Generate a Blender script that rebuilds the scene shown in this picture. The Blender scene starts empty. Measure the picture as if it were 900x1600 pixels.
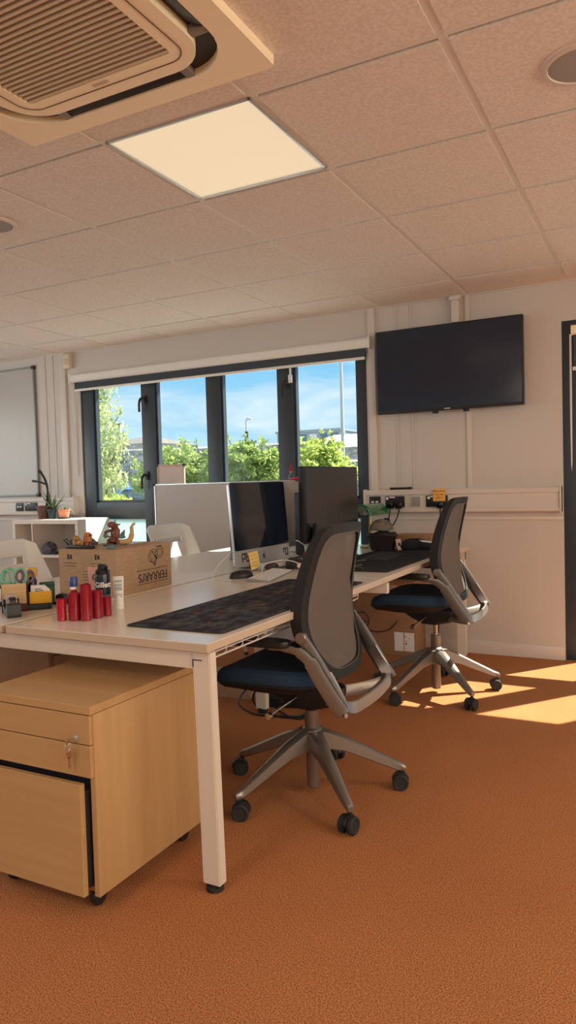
import bpy, bmesh, math, random
from mathutils import Vector, Matrix
R = math.radians
S = bpy.context.scene
C = S.collection
random.seed(7)

# ------------------------------------------------------------------ camera
F_PX = 1132.1
cd = bpy.data.cameras.new('camera')
cam = bpy.data.objects.new('view_camera', cd); C.objects.link(cam)
cd.sensor_fit = 'VERTICAL'; cd.sensor_height = 36.0; cd.lens = 36.0 * F_PX / 1600.0
cd.clip_start = 0.05; cd.clip_end = 600
yaw, pitch, roll = -.4805, -.0396, -.0284
fwd = Vector((math.sin(yaw) * math.cos(pitch), math.cos(yaw) * math.cos(pitch), math.sin(pitch)))
rt0 = Vector((math.cos(yaw), -math.sin(yaw), 0)); up0 = rt0.cross(fwd)
rt = math.cos(roll) * rt0 + math.sin(roll) * up0
up = -math.sin(roll) * rt0 + math.cos(roll) * up0
m = Matrix.Identity(4)
for i in range(3):
    m[i][0] = rt[i]; m[i][1] = up[i]; m[i][2] = -fwd[i]
m.translation = (0, 0, 1.172)
cam.matrix_world = m
S.camera = cam

# ------------------------------------------------------------------ view, sky, sun, lamps
S.view_settings.view_transform = 'Standard'
S.view_settings.look = 'None'
S.view_settings.gamma = 1.0
S.view_settings.use_curve_mapping = False
S.view_settings.exposure = 0.0
S.cycles.use_denoising = True
S.cycles.max_bounces = 12
S.cycles.diffuse_bounces = 6
S.cycles.transparent_max_bounces = 16
S.cycles.sample_clamp_indirect = 6.0
S.cycles.caustics_reflective = False
S.cycles.caustics_refractive = False

SUN_E = 16.0
SKY_E = 1.12
PANEL_FILL_W = 15.0  # fill lamps under the added ceiling panels out of view
PANEL_FILL_COL = (1.0, .86, .68)
FILL_R = 150.0  # fill lights behind the added unseen windows: right, front, left
FILL_F = 16.0
FILL_L = 78.0

w = bpy.data.worlds.new('sky'); S.world = w; w.use_nodes = True
nt = w.node_tree; nt.nodes.clear()
def wn(t, **k):
    n = nt.nodes.new(t)
    for a, b in k.items(): setattr(n, a, b)
    return n
tc = wn('ShaderNodeTexCoord'); mp = wn('ShaderNodeMapping')
mp.inputs['Scale'].default_value = (1.0, 1.0, 5.5); mp.inputs['Rotation'].default_value = (0, R(9), 0)
nz = wn('ShaderNodeTexNoise'); nz.inputs['Scale'].default_value = 3.6; nz.inputs['Detail'].default_value = 6; nz.inputs['Roughness'].default_value = .55
nz.inputs['Distortion'].default_value = .6
cr = wn('ShaderNodeValToRGB'); cr.color_ramp.elements[0].position = .42; cr.color_ramp.elements[1].position = .72
sx = wn('ShaderNodeSeparateXYZ')
ge = wn('ShaderNodeMapRange'); ge.inputs['From Min'].default_value = 0.0; ge.inputs['From Max'].default_value = .17
gr = wn('ShaderNodeMix', data_type='RGBA')
gr.inputs[6].default_value = (.58, .80, .92, 1); gr.inputs[7].default_value = (.22, .57, .90, 1)
mx = wn('ShaderNodeMix', data_type='RGBA'); mx.inputs[7].default_value = (.84, .92, .96, 1)
bg = wn('ShaderNodeBackground'); bg.inputs['Strength'].default_value = SKY_E
wo = wn('ShaderNodeOutputWorld')
L = nt.links.new
L(tc.outputs['Generated'], mp.inputs['Vector']); L(mp.outputs[0], nz.inputs['Vector']); L(nz.outputs[0], cr.inputs[0])
L(tc.outputs['Generated'], sx.inputs[0]); L(sx.outputs[2], ge.inputs[0]); L(ge.outputs[0], gr.inputs[0])
L(gr.outputs[2], mx.inputs[6]); L(cr.outputs[0], mx.inputs[0]); L(mx.outputs[2], bg.inputs[0]); L(bg.outputs[0], wo.inputs[0])

el = R(48.5); hx, hy = -.622, -.783
sd = Vector((hx * math.cos(el), hy * math.cos(el), -math.sin(el)))
sl = bpy.data.lights.new('sun', 'SUN'); sl.energy = SUN_E; sl.angle = R(.6); sl.color = (1.0, .90, .74)
so = bpy.data.objects.new('sun', sl); C.objects.link(so)
so.rotation_euler = sd.to_track_quat('-Z', 'Y').to_euler()

# ------------------------------------------------------------------ helpers: tags
def tag(o, label, cat, group=None, kind=None):
    o['label'] = label; o['category'] = cat
    if group: o['group'] = group
    if kind: o['kind'] = kind
    return o
def thing(name, label, cat, loc=(0, 0, 0), rz=0.0, group=None, kind=None):
    o = bpy.data.objects.new(name, None); C.objects.link(o)
    o.empty_display_size = .05
    o.location = loc; o.rotation_euler = (0, 0, rz)
    return tag(o, label, cat, group, kind)
def copy_tree(o, parent=None):
    c = o.copy(); C.objects.link(c)
    if parent: c.parent = parent
    for ch in list(o.children): copy_tree(ch, c)
    return c

# ------------------------------------------------------------------ helpers: materials
MC = {}
def mat(name, col, rough=.6, metal=0.0, spec=.5, col2=None, nscale=0, bump=0.0, bscale=200, stretch=None, trans=0, emit=None, es=0, coat=0, thresh=(.4, .6), detail=4):
    if name in MC: return MC[name]
    M = bpy.data.materials.new(name); M.use_nodes = True; MC[name] = M
    n = M.node_tree.nodes; l = M.node_tree.links.new
    b = n['Principled BSDF']
    b.inputs['Base Color'].default_value = (*col, 1); b.inputs['Roughness'].default_value = rough
    b.inputs['Metallic'].default_value = metal; b.inputs['Specular IOR Level'].default_value = spec
    if coat: b.inputs['Coat Weight'].default_value = coat; b.inputs['Coat Roughness'].default_value = .08
    if trans: b.inputs['Transmission Weight'].default_value = trans
    if emit: b.inputs['Emission Color'].default_value = (*emit, 1); b.inputs['Emission Strength'].default_value = es
    t = n.new('ShaderNodeTexCoord'); mpg = n.new('ShaderNodeMapping')
    if stretch: mpg.inputs['Scale'].default_value = stretch
    l(t.outputs['Object'], mpg.inputs[0])
    if col2:
        z = n.new('ShaderNodeTexNoise'); z.inputs['Scale'].default_value = nscale; z.inputs['Detail'].default_value = detail
        rp = n.new('ShaderNodeValToRGB'); rp.color_ramp.elements[0].position = thresh[0]; rp.color_ramp.elements[1].position = thresh[1]
        rp.color_ramp.elements[0].color = (*col, 1); rp.color_ramp.elements[1].color = (*col2, 1)
        l(mpg.outputs[0], z.inputs['Vector']); l(z.outputs[0], rp.inputs[0]); l(rp.outputs[0], b.inputs['Base Color'])
    if bump:
        z = n.new('ShaderNodeTexNoise'); z.inputs['Scale'].default_value = bscale; z.inputs['Detail'].default_value = 2
        bp = n.new('ShaderNodeBump'); bp.inputs['Strength'].default_value = bump; bp.inputs['Distance'].default_value = .003
        l(t.outputs['Object'], z.inputs['Vector']); l(z.outputs[0], bp.inputs['Height']); l(bp.outputs[0], b.inputs['Normal'])
    return M

# ------------------------------------------------------------------ helpers: geometry
class G:
    def __init__(s): s.bm = bmesh.new(); s.mi = 0
    def _tag(s, fs):
        for f in fs: f.material_index = s.mi
    def box(s, x0, x1, y0, y1, z0, z1, bev=0.0, seg=2, M=None):
        t = bmesh.new()
        bmesh.ops.create_cube(t, size=1)
        for v in t.verts: v.co = Vector(((x0 + x1) / 2 + v.co.x * (x1 - x0), (y0 + y1) / 2 + v.co.y * (y1 - y0), (z0 + z1) / 2 + v.co.z * (z1 - z0)))
        if bev: bmesh.ops.bevel(t, geom=list(t.edges), offset=bev, segments=seg, profile=.6, affect='EDGES', clamp_overlap=True)
        s._merge(t, M); return s
    def _merge(s, t, M=None):
        mp = {}
        for v in t.verts: mp[v] = s.bm.verts.new(M @ v.co if M else v.co)
        for f in t.faces:
            try:
                nf = s.bm.faces.new([mp[v] for v in f.verts]); nf.material_index = s.mi
            except ValueError: pass
        t.free()
    def rings(s, rings, cap=True, closed=True, loop=False):
        V = [[s.bm.verts.new(p) for p in r] for r in rings]
        n = len(V[0]); m_ = len(V)
        rng = range(m_) if loop else range(m_ - 1)
        for i in rng:
            a, b = V[i], V[(i + 1) % m_]
            for j in range(n if closed else n - 1):
                k = (j + 1) % n
                try: s.bm.faces.new((a[j], a[k], b[k], b[j])).material_index = s.mi
                except ValueError: pass
        if cap and not loop and closed:
            for r in (V[0][::-1], V[-1]):
                try: s.bm.faces.new(r).material_index = s.mi
                except ValueError: pass
        return s
    def lathe(s, prof, c=(0, 0, 0), seg=24, axis='z', M=None):
        rr = []
        for r, z in prof:
            ring = []
            for k in range(seg):
                a = 2 * math.pi * k / seg; x, y = max(r, 1e-5) * math.cos(a), max(r, 1e-5) * math.sin(a)
                p = Vector((x, y, z)) if axis == 'z' else (Vector((z, x, y)) if axis == 'x' else Vector((y, z, x)))
                p = p + Vector(c)
                ring.append(M @ p if M else p)
            rr.append(ring)
        return s.rings(rr)
    def tube(s, pts, rad, seg=8, loop=False, flat=None, upv=None):
        """tube or flat bar along pts; rad may be a list; flat=(half width, half thickness) gives a rounded bar"""
        P = [Vector(p) for p in pts]; n = len(P); rr = []
        prev = None
        for i, p in enumerate(P):
            a = P[(i - 1) % n] if (loop or i > 0) else P[i]; b = P[(i + 1) % n] if (loop or i < n - 1) else P[i]
            d = (b - a).normalized()
            if upv is not None: u = Vector(upv)
            elif prev is not None: u = prev
            else: u = Vector((0, 0, 1)) if abs(d.z) < .9 else Vector((1, 0, 0))
            u = (u - d * u.dot(d))
            if u.length < 1e-6: u = Vector((1, 0, 0)) - d * d.x
            u.normalize(); prev = u; v = d.cross(u)
            ra = rad[i] if isinstance(rad, (list, tuple)) else rad
            ring = []
            if flat:
                hw, ht = flat[i] if isinstance(flat[0], (list, tuple)) else flat
                q = 5.0
                for k in range(16):
                    t = 2 * math.pi * (k + .5) / 16; ct, st = math.cos(t), math.sin(t)
                    e = (abs(ct) ** q + abs(st) ** q) ** (-1 / q)
                    ring.append(p + u * (ct * e * ht) + v * (st * e * hw))
            else:
                for k in range(seg):
                    t = 2 * math.pi * k / seg
                    ring.append(p + (u * math.cos(t) + v * math.sin(t)) * ra)
            rr.append(ring)
        return s.rings(rr, loop=loop)
    def prism(s, pts, y0, y1, axis='y', bev=0.0, M=None):
        """outline pts (2-D) pushed along an axis: 'y' -> (x,z), 'x' -> (y,z), 'z' -> (x,y)"""
        f = {'y': lambda a, b, d: Vector((a, d, b)), 'x': lambda a, b, d: Vector((d, a, b)), 'z': lambda a, b, d: Vector((a, b, d))}[axis]
        t = bmesh.new()
        A = [t.verts.new(f(a, b, y0)) for a, b in pts]; B = [t.verts.new(f(a, b, y1)) for a, b in pts]
        n = len(pts)
        t.faces.new(A[::-1]); t.faces.new(B)
        for i in range(n): t.faces.new((A[i], A[(i + 1) % n], B[(i + 1) % n], B[i]))
        bmesh.ops.recalc_face_normals(t, faces=t.faces)
        if bev: bmesh.ops.bevel(t, geom=list(t.edges), offset=bev, segments=2, profile=.6, affect='EDGES', clamp_overlap=True)
        s._merge(t, M); return s
    def ball(s, c, r, seg=12, n=8, M=None):
        rx, ry, rz = r if isinstance(r, (list, tuple)) else (r, r, r)
        rr = []
        for i in range(n + 1):
            ph = math.pi * i / n - math.pi / 2
            ring = []
            for k in range(seg):
                a = 2 * math.pi * k / seg
                cc = max(math.cos(ph), 1e-3)
                p = Vector((rx * cc * math.cos(a), ry * cc * math.sin(a), rz * math.sin(ph)))
                ring.append((M @ p if M else p) + Vector(c))
            rr.append(ring)
        return s.rings(rr)
    def face(s, pts):
        s.bm.faces.new([s.bm.verts.new(p) for p in pts]).material_index = s.mi; return s
    def build(s, name, m_, parent=None, smooth=35, loc=None, label=None, fix=True):
        if fix: bmesh.ops.recalc_face_normals(s.bm, faces=s.bm.faces)
        me = bpy.data.meshes.new(name); s.bm.to_mesh(me); s.bm.free()
        for q in (m_ if isinstance(m_, (list, tuple)) else [m_]): me.materials.append(q)
        if smooth:
            for p in me.polygons: p.use_smooth = True
            me.set_sharp_from_angle(angle=R(smooth))
        o = bpy.data.objects.new(name, me); C.objects.link(o)
        if parent: o.parent = parent
        if loc: o.location = loc
        if label: o['label'] = label
        return o

def smooth_path(pts, n=6, loop=False):
    P = [Vector(p) for p in pts]; out = []; N = len(P)
    for i in range(N if loop else N - 1):
        g = lambda k: P[k % N] if loop else P[max(0, min(N - 1, k))]
        a, b, c, d = g(i - 1), g(i), g(i + 1), g(i + 2)
        for k in range(n):
            t = k / n
            out.append(.5 * ((2 * b) + (c - a) * t + (2 * a - 5 * b + 4 * c - d) * t * t + (3 * b - a - 3 * c + d) * t ** 3))
    if not loop: out.append(P[-1])
    return out
def rrect(hx_, hy_, r, n=6):
    o = []
    for cx, cy, a0 in ((hx_ - r, hy_ - r, 0), (-hx_ + r, hy_ - r, 90), (-hx_ + r, -hy_ + r, 180), (hx_ - r, -hy_ + r, 270)):
        for k in range(n + 1):
            a = R(a0 + 90 * k / n); o.append((cx + r * math.cos(a), cy + r * math.sin(a)))
    return o
def text(body, size, loc, xd, yd, m_, parent=None, name='lettering', ext=.0003, bold=0.0, sx_=1.0, align='CENTER', bend=0):
    cu = bpy.data.curves.new(name, 'FONT'); cu.body = body; cu.size = size; cu.extrude = ext; cu.offset = bold
    cu.align_x = align; cu.align_y = 'CENTER'; cu.materials.append(m_)
    q = bpy.data.objects.new(name + '_curve', cu); C.objects.link(q)
    me = bpy.data.meshes.new_from_object(q.evaluated_get(bpy.context.evaluated_depsgraph_get()))
    bpy.data.objects.remove(q); bpy.data.curves.remove(cu)
    if bend:
        for v in me.vertices:
            a = v.co.x * sx_ / bend; v.co = Vector((bend * math.sin(a) / sx_, v.co.y, bend * (math.cos(a) - 1) + v.co.z))
    me.name = name; o = bpy.data.objects.new(name, me); C.objects.link(o)
    X = Vector(xd).normalized(); Y = Vector(yd).normalized(); Z = X.cross(Y)
    mm = Matrix((X * sx_, Y, Z)).transposed().to_4x4(); mm.translation = Vector(loc)
    if parent: o.parent = parent
    o.matrix_local = mm
    return o

# ------------------------------------------------------------------ materials
def carpet_mat():
    M = mat('carpet_orange', (.46, .135, .030), .95, spec=.1)
    n = M.node_tree.nodes; l = M.node_tree.links.new; b = n['Principled BSDF']
    t = n.new('ShaderNodeTexCoord')
    a = n.new('ShaderNodeTexNoise'); a.inputs['Scale'].default_value = 270; a.inputs['Detail'].default_value = 3
    c = n.new('ShaderNodeTexNoise'); c.inputs['Scale'].default_value = 2.2; c.inputs['Detail'].default_value = 5
    r1 = n.new('ShaderNodeValToRGB'); e = r1.color_ramp.elements
    e[0].position = .36; e[0].color = (.25, .085, .033, 1); e[1].position = .66; e[1].color = (.66, .30, .125, 1)
    mxx = n.new('ShaderNodeMix'); mxx.data_type = 'RGBA'; mxx.blend_type = 'MULTIPLY'; mxx.inputs[0].default_value = .35
    r2 = n.new('ShaderNodeValToRGB'); r2.color_ramp.elements[0].position = .3; r2.color_ramp.elements[1].position = .75
    r2.color_ramp.elements[0].color = (.72, .66, .6, 1)
    bp = n.new('ShaderNodeBump'); bp.inputs['Strength'].default_value = .6; bp.inputs['Distance'].default_value = .003
    for z in (a, c): l(t.outputs['Object'], z.inputs['Vector'])
    l(a.outputs[0], r1.inputs[0]); l(c.outputs[0], r2.inputs[0]); l(r1.outputs[0], mxx.inputs[6]); l(r2.outputs[0], mxx.inputs[7])
    l(mxx.outputs[2], b.inputs['Base Color']); l(a.outputs[0], bp.inputs['Height']); l(bp.outputs[0], b.inputs['Normal'])
    return M
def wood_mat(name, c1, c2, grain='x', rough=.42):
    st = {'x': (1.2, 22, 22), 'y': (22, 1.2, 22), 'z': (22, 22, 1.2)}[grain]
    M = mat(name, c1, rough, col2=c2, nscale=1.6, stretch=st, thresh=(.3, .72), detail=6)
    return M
def glass_mat(name='window_glass', tint=(.97, .99, .98), refl=.007):
    if name in MC: return MC[name]
    M = bpy.data.materials.new(name); M.use_nodes = True; MC[name] = M
    n = M.node_tree.nodes; l = M.node_tree.links.new; n.clear()
    o = n.new('ShaderNodeOutputMaterial'); t = n.new('ShaderNodeBsdfTransparent'); g = n.new('ShaderNodeBsdfGlossy'); x = n.new('ShaderNodeMixShader')
    t.inputs[0].default_value = (*tint, 1); g.inputs['Roughness'].default_value = .02; x.inputs[0].default_value = refl
    l(t.outputs[0], x.inputs[1]); l(g.outputs[0], x.inputs[2]); l(x.outputs[0], o.inputs[0])
    return M
def leaf_mat(name, c1, c2):
    if name in MC: return MC[name]
    M = bpy.data.materials.new(name); M.use_nodes = True; MC[name] = M
    n = M.node_tree.nodes; l = M.node_tree.links.new; n.clear()
    o = n.new('ShaderNodeOutputMaterial'); d = n.new('ShaderNodeBsdfDiffuse'); t = n.new('ShaderNodeBsdfTranslucent'); x = n.new('ShaderNodeMixShader')
    tc_ = n.new('ShaderNodeTexCoord'); z = n.new('ShaderNodeTexNoise'); z.inputs['Scale'].default_value = 5; rp = n.new('ShaderNodeValToRGB')
    rp.color_ramp.elements[0].position = .35; rp.color_ramp.elements[1].position = .65
    rp.color_ramp.elements[0].color = (*c1, 1); rp.color_ramp.elements[1].color = (*c2, 1)
    x.inputs[0].default_value = .55
    l(tc_.outputs['Object'], z.inputs['Vector']); l(z.outputs[0], rp.inputs[0]); l(rp.outputs[0], d.inputs[0]); l(rp.outputs[0], t.inputs[0])
    l(d.outputs[0], x.inputs[1]); l(t.outputs[0], x.inputs[2]); l(x.outputs[0], o.inputs[0])
    return M
def frosted_mat():
    M = bpy.data.materials.new('frosted_glass'); M.use_nodes = True; MC['frosted_glass'] = M
    n = M.node_tree.nodes; l = M.node_tree.links.new; n.clear()
    o = n.new('ShaderNodeOutputMaterial'); t = n.new('ShaderNodeBsdfTranslucent'); g = n.new('ShaderNodeBsdfDiffuse'); x = n.new('ShaderNodeMixShader')
    t.inputs[0].default_value = (.62, .80, .80, 1); g.inputs[0].default_value = (.8, .88, .88, 1); x.inputs[0].default_value = .3
    l(t.outputs[0], x.inputs[1]); l(g.outputs[0], x.inputs[2]); l(x.outputs[0], o.inputs[0])
    return M
CARPET = carpet_mat()
WALL = mat('wall_paint', (.60, .555, .515), .55, bump=.05, bscale=300)
TRIMW = mat('trim_white', (.66, .61, .565), .4)
TILE = mat('ceiling_tile', (.72, .66, .61), .95, spec=.1, col2=(.82, .76, .71), nscale=90, bump=.55, bscale=110)
TBAR = mat('grid_white', (.74, .70, .66), .5)
ANTH = mat('anthracite_frame', (.030, .042, .058), .38)
GLASS = glass_mat()
FROST = frosted_mat()
DESKW = mat('desk_laminate', (.80, .745, .655), .20, spec=.5)
DESKE = mat('desk_edge', (.55, .44, .33), .5)
DESKM = mat('desk_frame_white', (.70, .63, .54), .38)
WOODX = wood_mat('maple_along', (.47, .285, .125), (.53, .33, .15), 'x')
WOODZ = wood_mat('maple_upright', (.47, .285, .125), (.53, .33, .15), 'z')
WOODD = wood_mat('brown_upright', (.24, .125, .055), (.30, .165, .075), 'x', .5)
BLACK = mat('black_plastic', (.012, .012, .014), .42)
BLACKG = mat('black_gloss', (.008, .009, .012), .12)
DARK = mat('dark_rubber', (.02, .02, .022), .7)
NAVY = mat('navy_fabric', (.018, .044, .088), .9, spec=.25, col2=(.030, .066, .122), nscale=500, bump=.5, bscale=700)
SILV = mat('satin_silver', (.31, .285, .26), .36, metal=.8)
CHROME = mat('polished_steel', (.75, .72, .68), .18, metal=1.0)
ALU = mat('aluminium', (.62, .63, .64), .35, metal=.85)
SHELLK = mat('chair_frame_grey', (.018, .018, .020), .65, spec=.3)
WHITEP = mat('white_plastic', (.82, .83, .82), .4)
CREAM = mat('cream_plastic', (.95, .83, .60), .45)
CREAMD = mat('cream_grille', (.62, .52, .39), .5)
CARD = mat('cardboard', (.40, .27, .165), .85, col2=(.46, .31, .19), nscale=30, stretch=(1, 1, 6))
CARDD = mat('cardboard_dark', (.30, .165, .085), .85, col2=(.35, .195, .105), nscale=30, stretch=(1, 1, 6))
INK = mat('dark_ink', (.035, .035, .045), .8)
SCREEN = mat('dark_screen', (.008, .013, .024), .08, spec=.6)
STEELW = mat('white_steel', (.78, .77, .74), .4)
MATF = mat('speckled_mat', (.012, .013, .016), .75, spec=.2)
YELN = mat('yellow_note', (.85, .62, .20), .8)
ORGN = mat('orange_note', (.90, .47, .10), .8)
PAPER = mat('paper_white', (.82, .80, .76), .8)
GREYB = mat('whiteboard_face', (.47, .445, .415), .35)

def add_stripes(M, c2, scale, lo, hi, axis='z'):
    pass
def speck_mat():
    n = MATF.node_tree.nodes; l = MATF.node_tree.links.new; b = n['Principled BSDF']
    t = n.new('ShaderNodeTexCoord'); mp_ = n.new('ShaderNodeMapping'); mp_.inputs['Scale'].default_value = (1.0, .55, 1); mp_.inputs['Rotation'].default_value = (0, 0, R(35))
    z1 = n.new('ShaderNodeTexNoise'); z1.inputs['Scale'].default_value = 20; z1.inputs['Detail'].default_value = 5; z1.inputs['Roughness'].default_value = .65
    z2 = n.new('ShaderNodeTexNoise'); z2.inputs['Scale'].default_value = 26; z2.inputs['Detail'].default_value = 4
    r1 = n.new('ShaderNodeValToRGB'); e = r1.color_ramp.elements; e[0].position = .615; e[0].color = (0, 0, 0, 1); e[1].position = .67; e[1].color = (1, 1, 1, 1)
    r2 = n.new('ShaderNodeValToRGB'); e = r2.color_ramp.elements; e[0].position = .40; e[0].color = (.011, .013, .019, 1); e[1].position = .74; e[1].color = (.11, .115, .135, 1)
    mxx = n.new('ShaderNodeMix'); mxx.data_type = 'RGBA'; mxx.inputs[7].default_value = (.42, .060, .035, 1)
    l(t.outputs['Object'], mp_.inputs[0])
    for z in (z1, z2): l(mp_.outputs[0], z.inputs['Vector'])
    l(z1.outputs[0], r1.inputs[0]); l(z2.outputs[0], r2.inputs[0]); l(r1.outputs[0], mxx.inputs[0]); l(r2.outputs[0], mxx.inputs[6]); l(mxx.outputs[2], b.inputs['Base Color'])
speck_mat()
def mesh_fabric():
    M = bpy.data.materials.new('back_mesh_fabric'); M.use_nodes = True
    n = M.node_tree.nodes; l = M.node_tree.links.new; b = n['Principled BSDF']; o = n['Material Output']
    b.inputs['Base Color'].default_value = (.15, .125, .11, 1); b.inputs['Roughness'].default_value = .75; b.inputs['Specular IOR Level'].default_value = .3
    t = n.new('ShaderNodeTexCoord'); wv = n.new('ShaderNodeTexWave'); wv.bands_direction = 'Z'; wv.inputs['Scale'].default_value = 110
    bp = n.new('ShaderNodeBump'); bp.inputs['Strength'].default_value = .25; bp.inputs['Distance'].default_value = .001
    tr = n.new('ShaderNodeBsdfTransparent'); x = n.new('ShaderNodeMixShader'); x.inputs[0].default_value = .14
    l(t.outputs['Object'], wv.inputs['Vector']); l(wv.outputs[0], bp.inputs['Height']); l(bp.outputs[0], b.inputs['Normal'])
    l(b.outputs[0], x.inputs[1]); l(tr.outputs[0], x.inputs[2]); l(x.outputs[0], o.inputs[0])
    return M
MESHF = mesh_fabric()
def stone_mat():
    M = mat('rubble_stone', (.16, .16, .16), .9)
    n = M.node_tree.nodes; l = M.node_tree.links.new; b = n['Principled BSDF']
    t = n.new('ShaderNodeTexCoord'); v = n.new('ShaderNodeTexVoronoi'); v.inputs['Scale'].default_value = 2.6
    mp_ = n.new('ShaderNodeMapping'); mp_.inputs['Scale'].default_value = (1, 1, 1.9)
    z = n.new('ShaderNodeTexNoise'); z.inputs['Scale'].default_value = 9; z.inputs['Detail'].default_value = 6
    rp = n.new('ShaderNodeValToRGB'); rp.color_ramp.elements[0].color = (.17, .18, .19, 1); rp.color_ramp.elements[1].color = (.60, .60, .59, 1)
    rp.color_ramp.elements[0].position = .33; rp.color_ramp.elements[1].position = .68
    bwn = n.new('ShaderNodeRGBToBW')
    mm = n.new('ShaderNodeMix'); mm.data_type = 'RGBA'; mm.blend_type = 'MULTIPLY'; mm.inputs[0].default_value = .55
    l(t.outputs['Object'], mp_.inputs[0]); l(mp_.outputs[0], v.inputs['Vector']); l(t.outputs['Object'], z.inputs['Vector'])
    l(z.outputs[0], rp.inputs[0]); l(rp.outputs[0], mm.inputs[6]); l(v.outputs['Color'], bwn.inputs[0]); l(bwn.outputs[0], mm.inputs[7]); l(mm.outputs[2], b.inputs['Base Color'])
    return M
STONE = stone_mat()

# ================================================================== the room
X0, X1, Y0, YW, H = -6.6, 3.4, -3.6, 4.843, 2.376
WX0, WX1, WZ1 = -4.55, -1.868, 2.085          # window opening in the back wall
DX0, DX1, DZ1 = -.567, 2.75, 2.132            # glazed door opening
def structure(o, label, cat): return tag(o, label, cat, kind='structure')

g = G(); g.box(X0, X1, Y0, YW + .15, -.08, 0)
structure(g.build('floor', CARPET, smooth=0), 'orange short pile carpet covering the office floor', 'floor')

g = G(); YB = YW + .15
for x0, x1, z0, z1 in ((X0 - .12, WX0, 0, 2.6), (WX1, DX0, 0, 2.6), (DX1, X1 + .12, 0, 2.6), (WX0, WX1, WZ1, 2.6), (DX0, DX1, DZ1, 2.6)):
    g.box(x0, x1, YW, YB, z0, z1)
structure(g.build('wall_back', WALL, smooth=0), 'off-white panelled wall with the long window and the screen', 'wall')
RY0, RY1, FX0, FX1, SZ0, SZ1 = -2.6, 3.4, -5.2, 1.8, .95, 2.1         # openings for the added fill windows in walls out of view
LY0, LY1 = -1.5, 4.2
g = G()
for y0, y1, z0, z1 in ((Y0, LY0, 0, 2.6), (LY1, YW, 0, 2.6), (LY0, LY1, 0, SZ0), (LY0, LY1, SZ1, 2.6)): g.box(X0 - .12, X0, y0, y1, z0, z1)
structure(g.build('wall_left', WALL, smooth=0), 'off-white end wall beyond the whiteboard', 'wall')
g = G()
for y0, y1, z0, z1 in ((Y0, RY0, 0, 2.6), (RY1, YW, 0, 2.6), (RY0, RY1, 0, SZ0), (RY0, RY1, SZ1, 2.6)): g.box(X1, X1 + .12, y0, y1, z0, z1)
structure(g.build('wall_right', WALL, smooth=0), 'off-white end wall beyond the glazed door', 'wall')
g = G()
for x0, x1, z0, z1 in ((X0 - .12, FX0, 0, 2.6), (FX1, X1 + .12, 0, 2.6), (FX0, FX1, 0, SZ0), (FX0, FX1, SZ1, 2.6)): g.box(x0, x1, Y0 - .12, Y0, z0, z1)
structure(g.build('wall_front', WALL, smooth=0), 'off-white long wall facing the window', 'wall')

# suspended ceiling: tiles with a reveal, T-bars
AX, AY = -1.7315, 1.9995
holes = [(AX, AY)]
g = G()
i0, i1 = math.floor((X0 - AX) / .6) - 1, math.ceil((X1 - AX) / .6)
j0, j1 = math.floor((Y0 - AY) / .6) - 1, math.ceil((YW - AY) / .6)
LIGHTS = [(0, 0), (5, 0), (5, -4), (0, -5), (5, -8), (0, -8)]
for i in range(i0, i1):
    for j in range(j0, j1):
        if (i, j) in LIGHTS: continue
        x, y = AX + i * .6, AY + j * .6
        xa, xb, ya, yb = max(x + .013, X0), min(x + .587, X1), max(y + .024, Y0), min(y + .587, YW)
        if xa >= xb or ya >= yb: continue
        g.box(xa, xb, ya, yb, H - .001, H + .012)
g.mi = 1
for i in range(i0, i1 + 1):
    x = AX + i * .6
    if X0 < x < X1: g.box(x - .012, x + .012, Y0, YW, H + .002, H + .03)
for j in range(j0, j1 + 1):
    y = AY + j * .6
    if Y0 < y < YW: g.box(X0, X1, y - .012, y + .012, H + .0025, H + .03)
g.mi = 0
g.box(X0 - .1, X1 + .1, Y0 - .1, YW + .1, H + .035, H + .08)
g.mi = 1
g.box(X0, X1, YW - .022, YW, H - .004, H + .002)
structure(g.build('ceiling', [TILE, TBAR], smooth=0), 'suspended ceiling of square mineral tiles in a white grid', 'ceiling')

# ------------------------------------------------------------------ window
def frame_bars(g, xs, y0, y1, zbars, z0, z1):
    for a, b in xs: g.box(a, b, y0, y1, z0, z1, .004)
    for a, b in zbars: g.box(xs[0][0], xs[-1][1], y0 + .002, y1 - .002, a, b, .004)
FY0, FY1 = YW + .012, YW + .085
win = thing('window_1', 'long dark framed window with four lights looking onto trees', 'window', kind='structure')
g = G()
wx = [(-4.55, -4.420), (-3.886, -3.753), (-3.233, -3.107), (-2.587, -2.462), (-1.945, -1.868)]
frame_bars(g, wx, FY0, FY1, [(0, .12), (.905, 1.05), (2.045, WZ1)], 0, WZ1)
for k in range(4):                                                    # slimmer casement beads
    a, b = wx[k][1], wx[k + 1][0]
    for z0, z1 in ((1.05, 2.045),):
        g.box(a, a + .018, FY0 + .02, FY1 - .01, z0, z1); g.box(b - .018, b, FY0 + .02, FY1 - .01, z0, z1)
        g.box(a, b, FY0 + .02, FY1 - .01, z0, z0 + .018)
g.build('window_frame', ANTH, win)
for k in range(4):
    a, b = wx[k][1], wx[k + 1][0]
    g = G(); g.box(a - .01, b + .01, FY0 + .036, FY0 + .042, 1.04, 2.05); g.build('pane', GLASS, win, smooth=0)
    g = G(); g.box(a - .01, b + .01, FY0 + .036, FY0 + .046, .11, .91); g.build('frosted_panel', FROST, win, smooth=0, label='frosted lower panel')
def win_handle(x, z, s):
    g = G(); g.box(-.016, .016, -.012, 0, -.035, .035, .004)
    g.tube(smooth_path([(0, -.01, 0), (s * .01, -.04, .005), (s * .028, -.045, -.03), (s * .03, -.045, -.105)], 5), [.011] * 10 + [.010] * 6, 8)
    g.build('handle', BLACK, win, loc=(x, FY0, z))
win_handle(-3.845, 1.905, -1); win_handle(-3.845, 1.27, -1); win_handle(-2.50, 1.92, -1)
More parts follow.
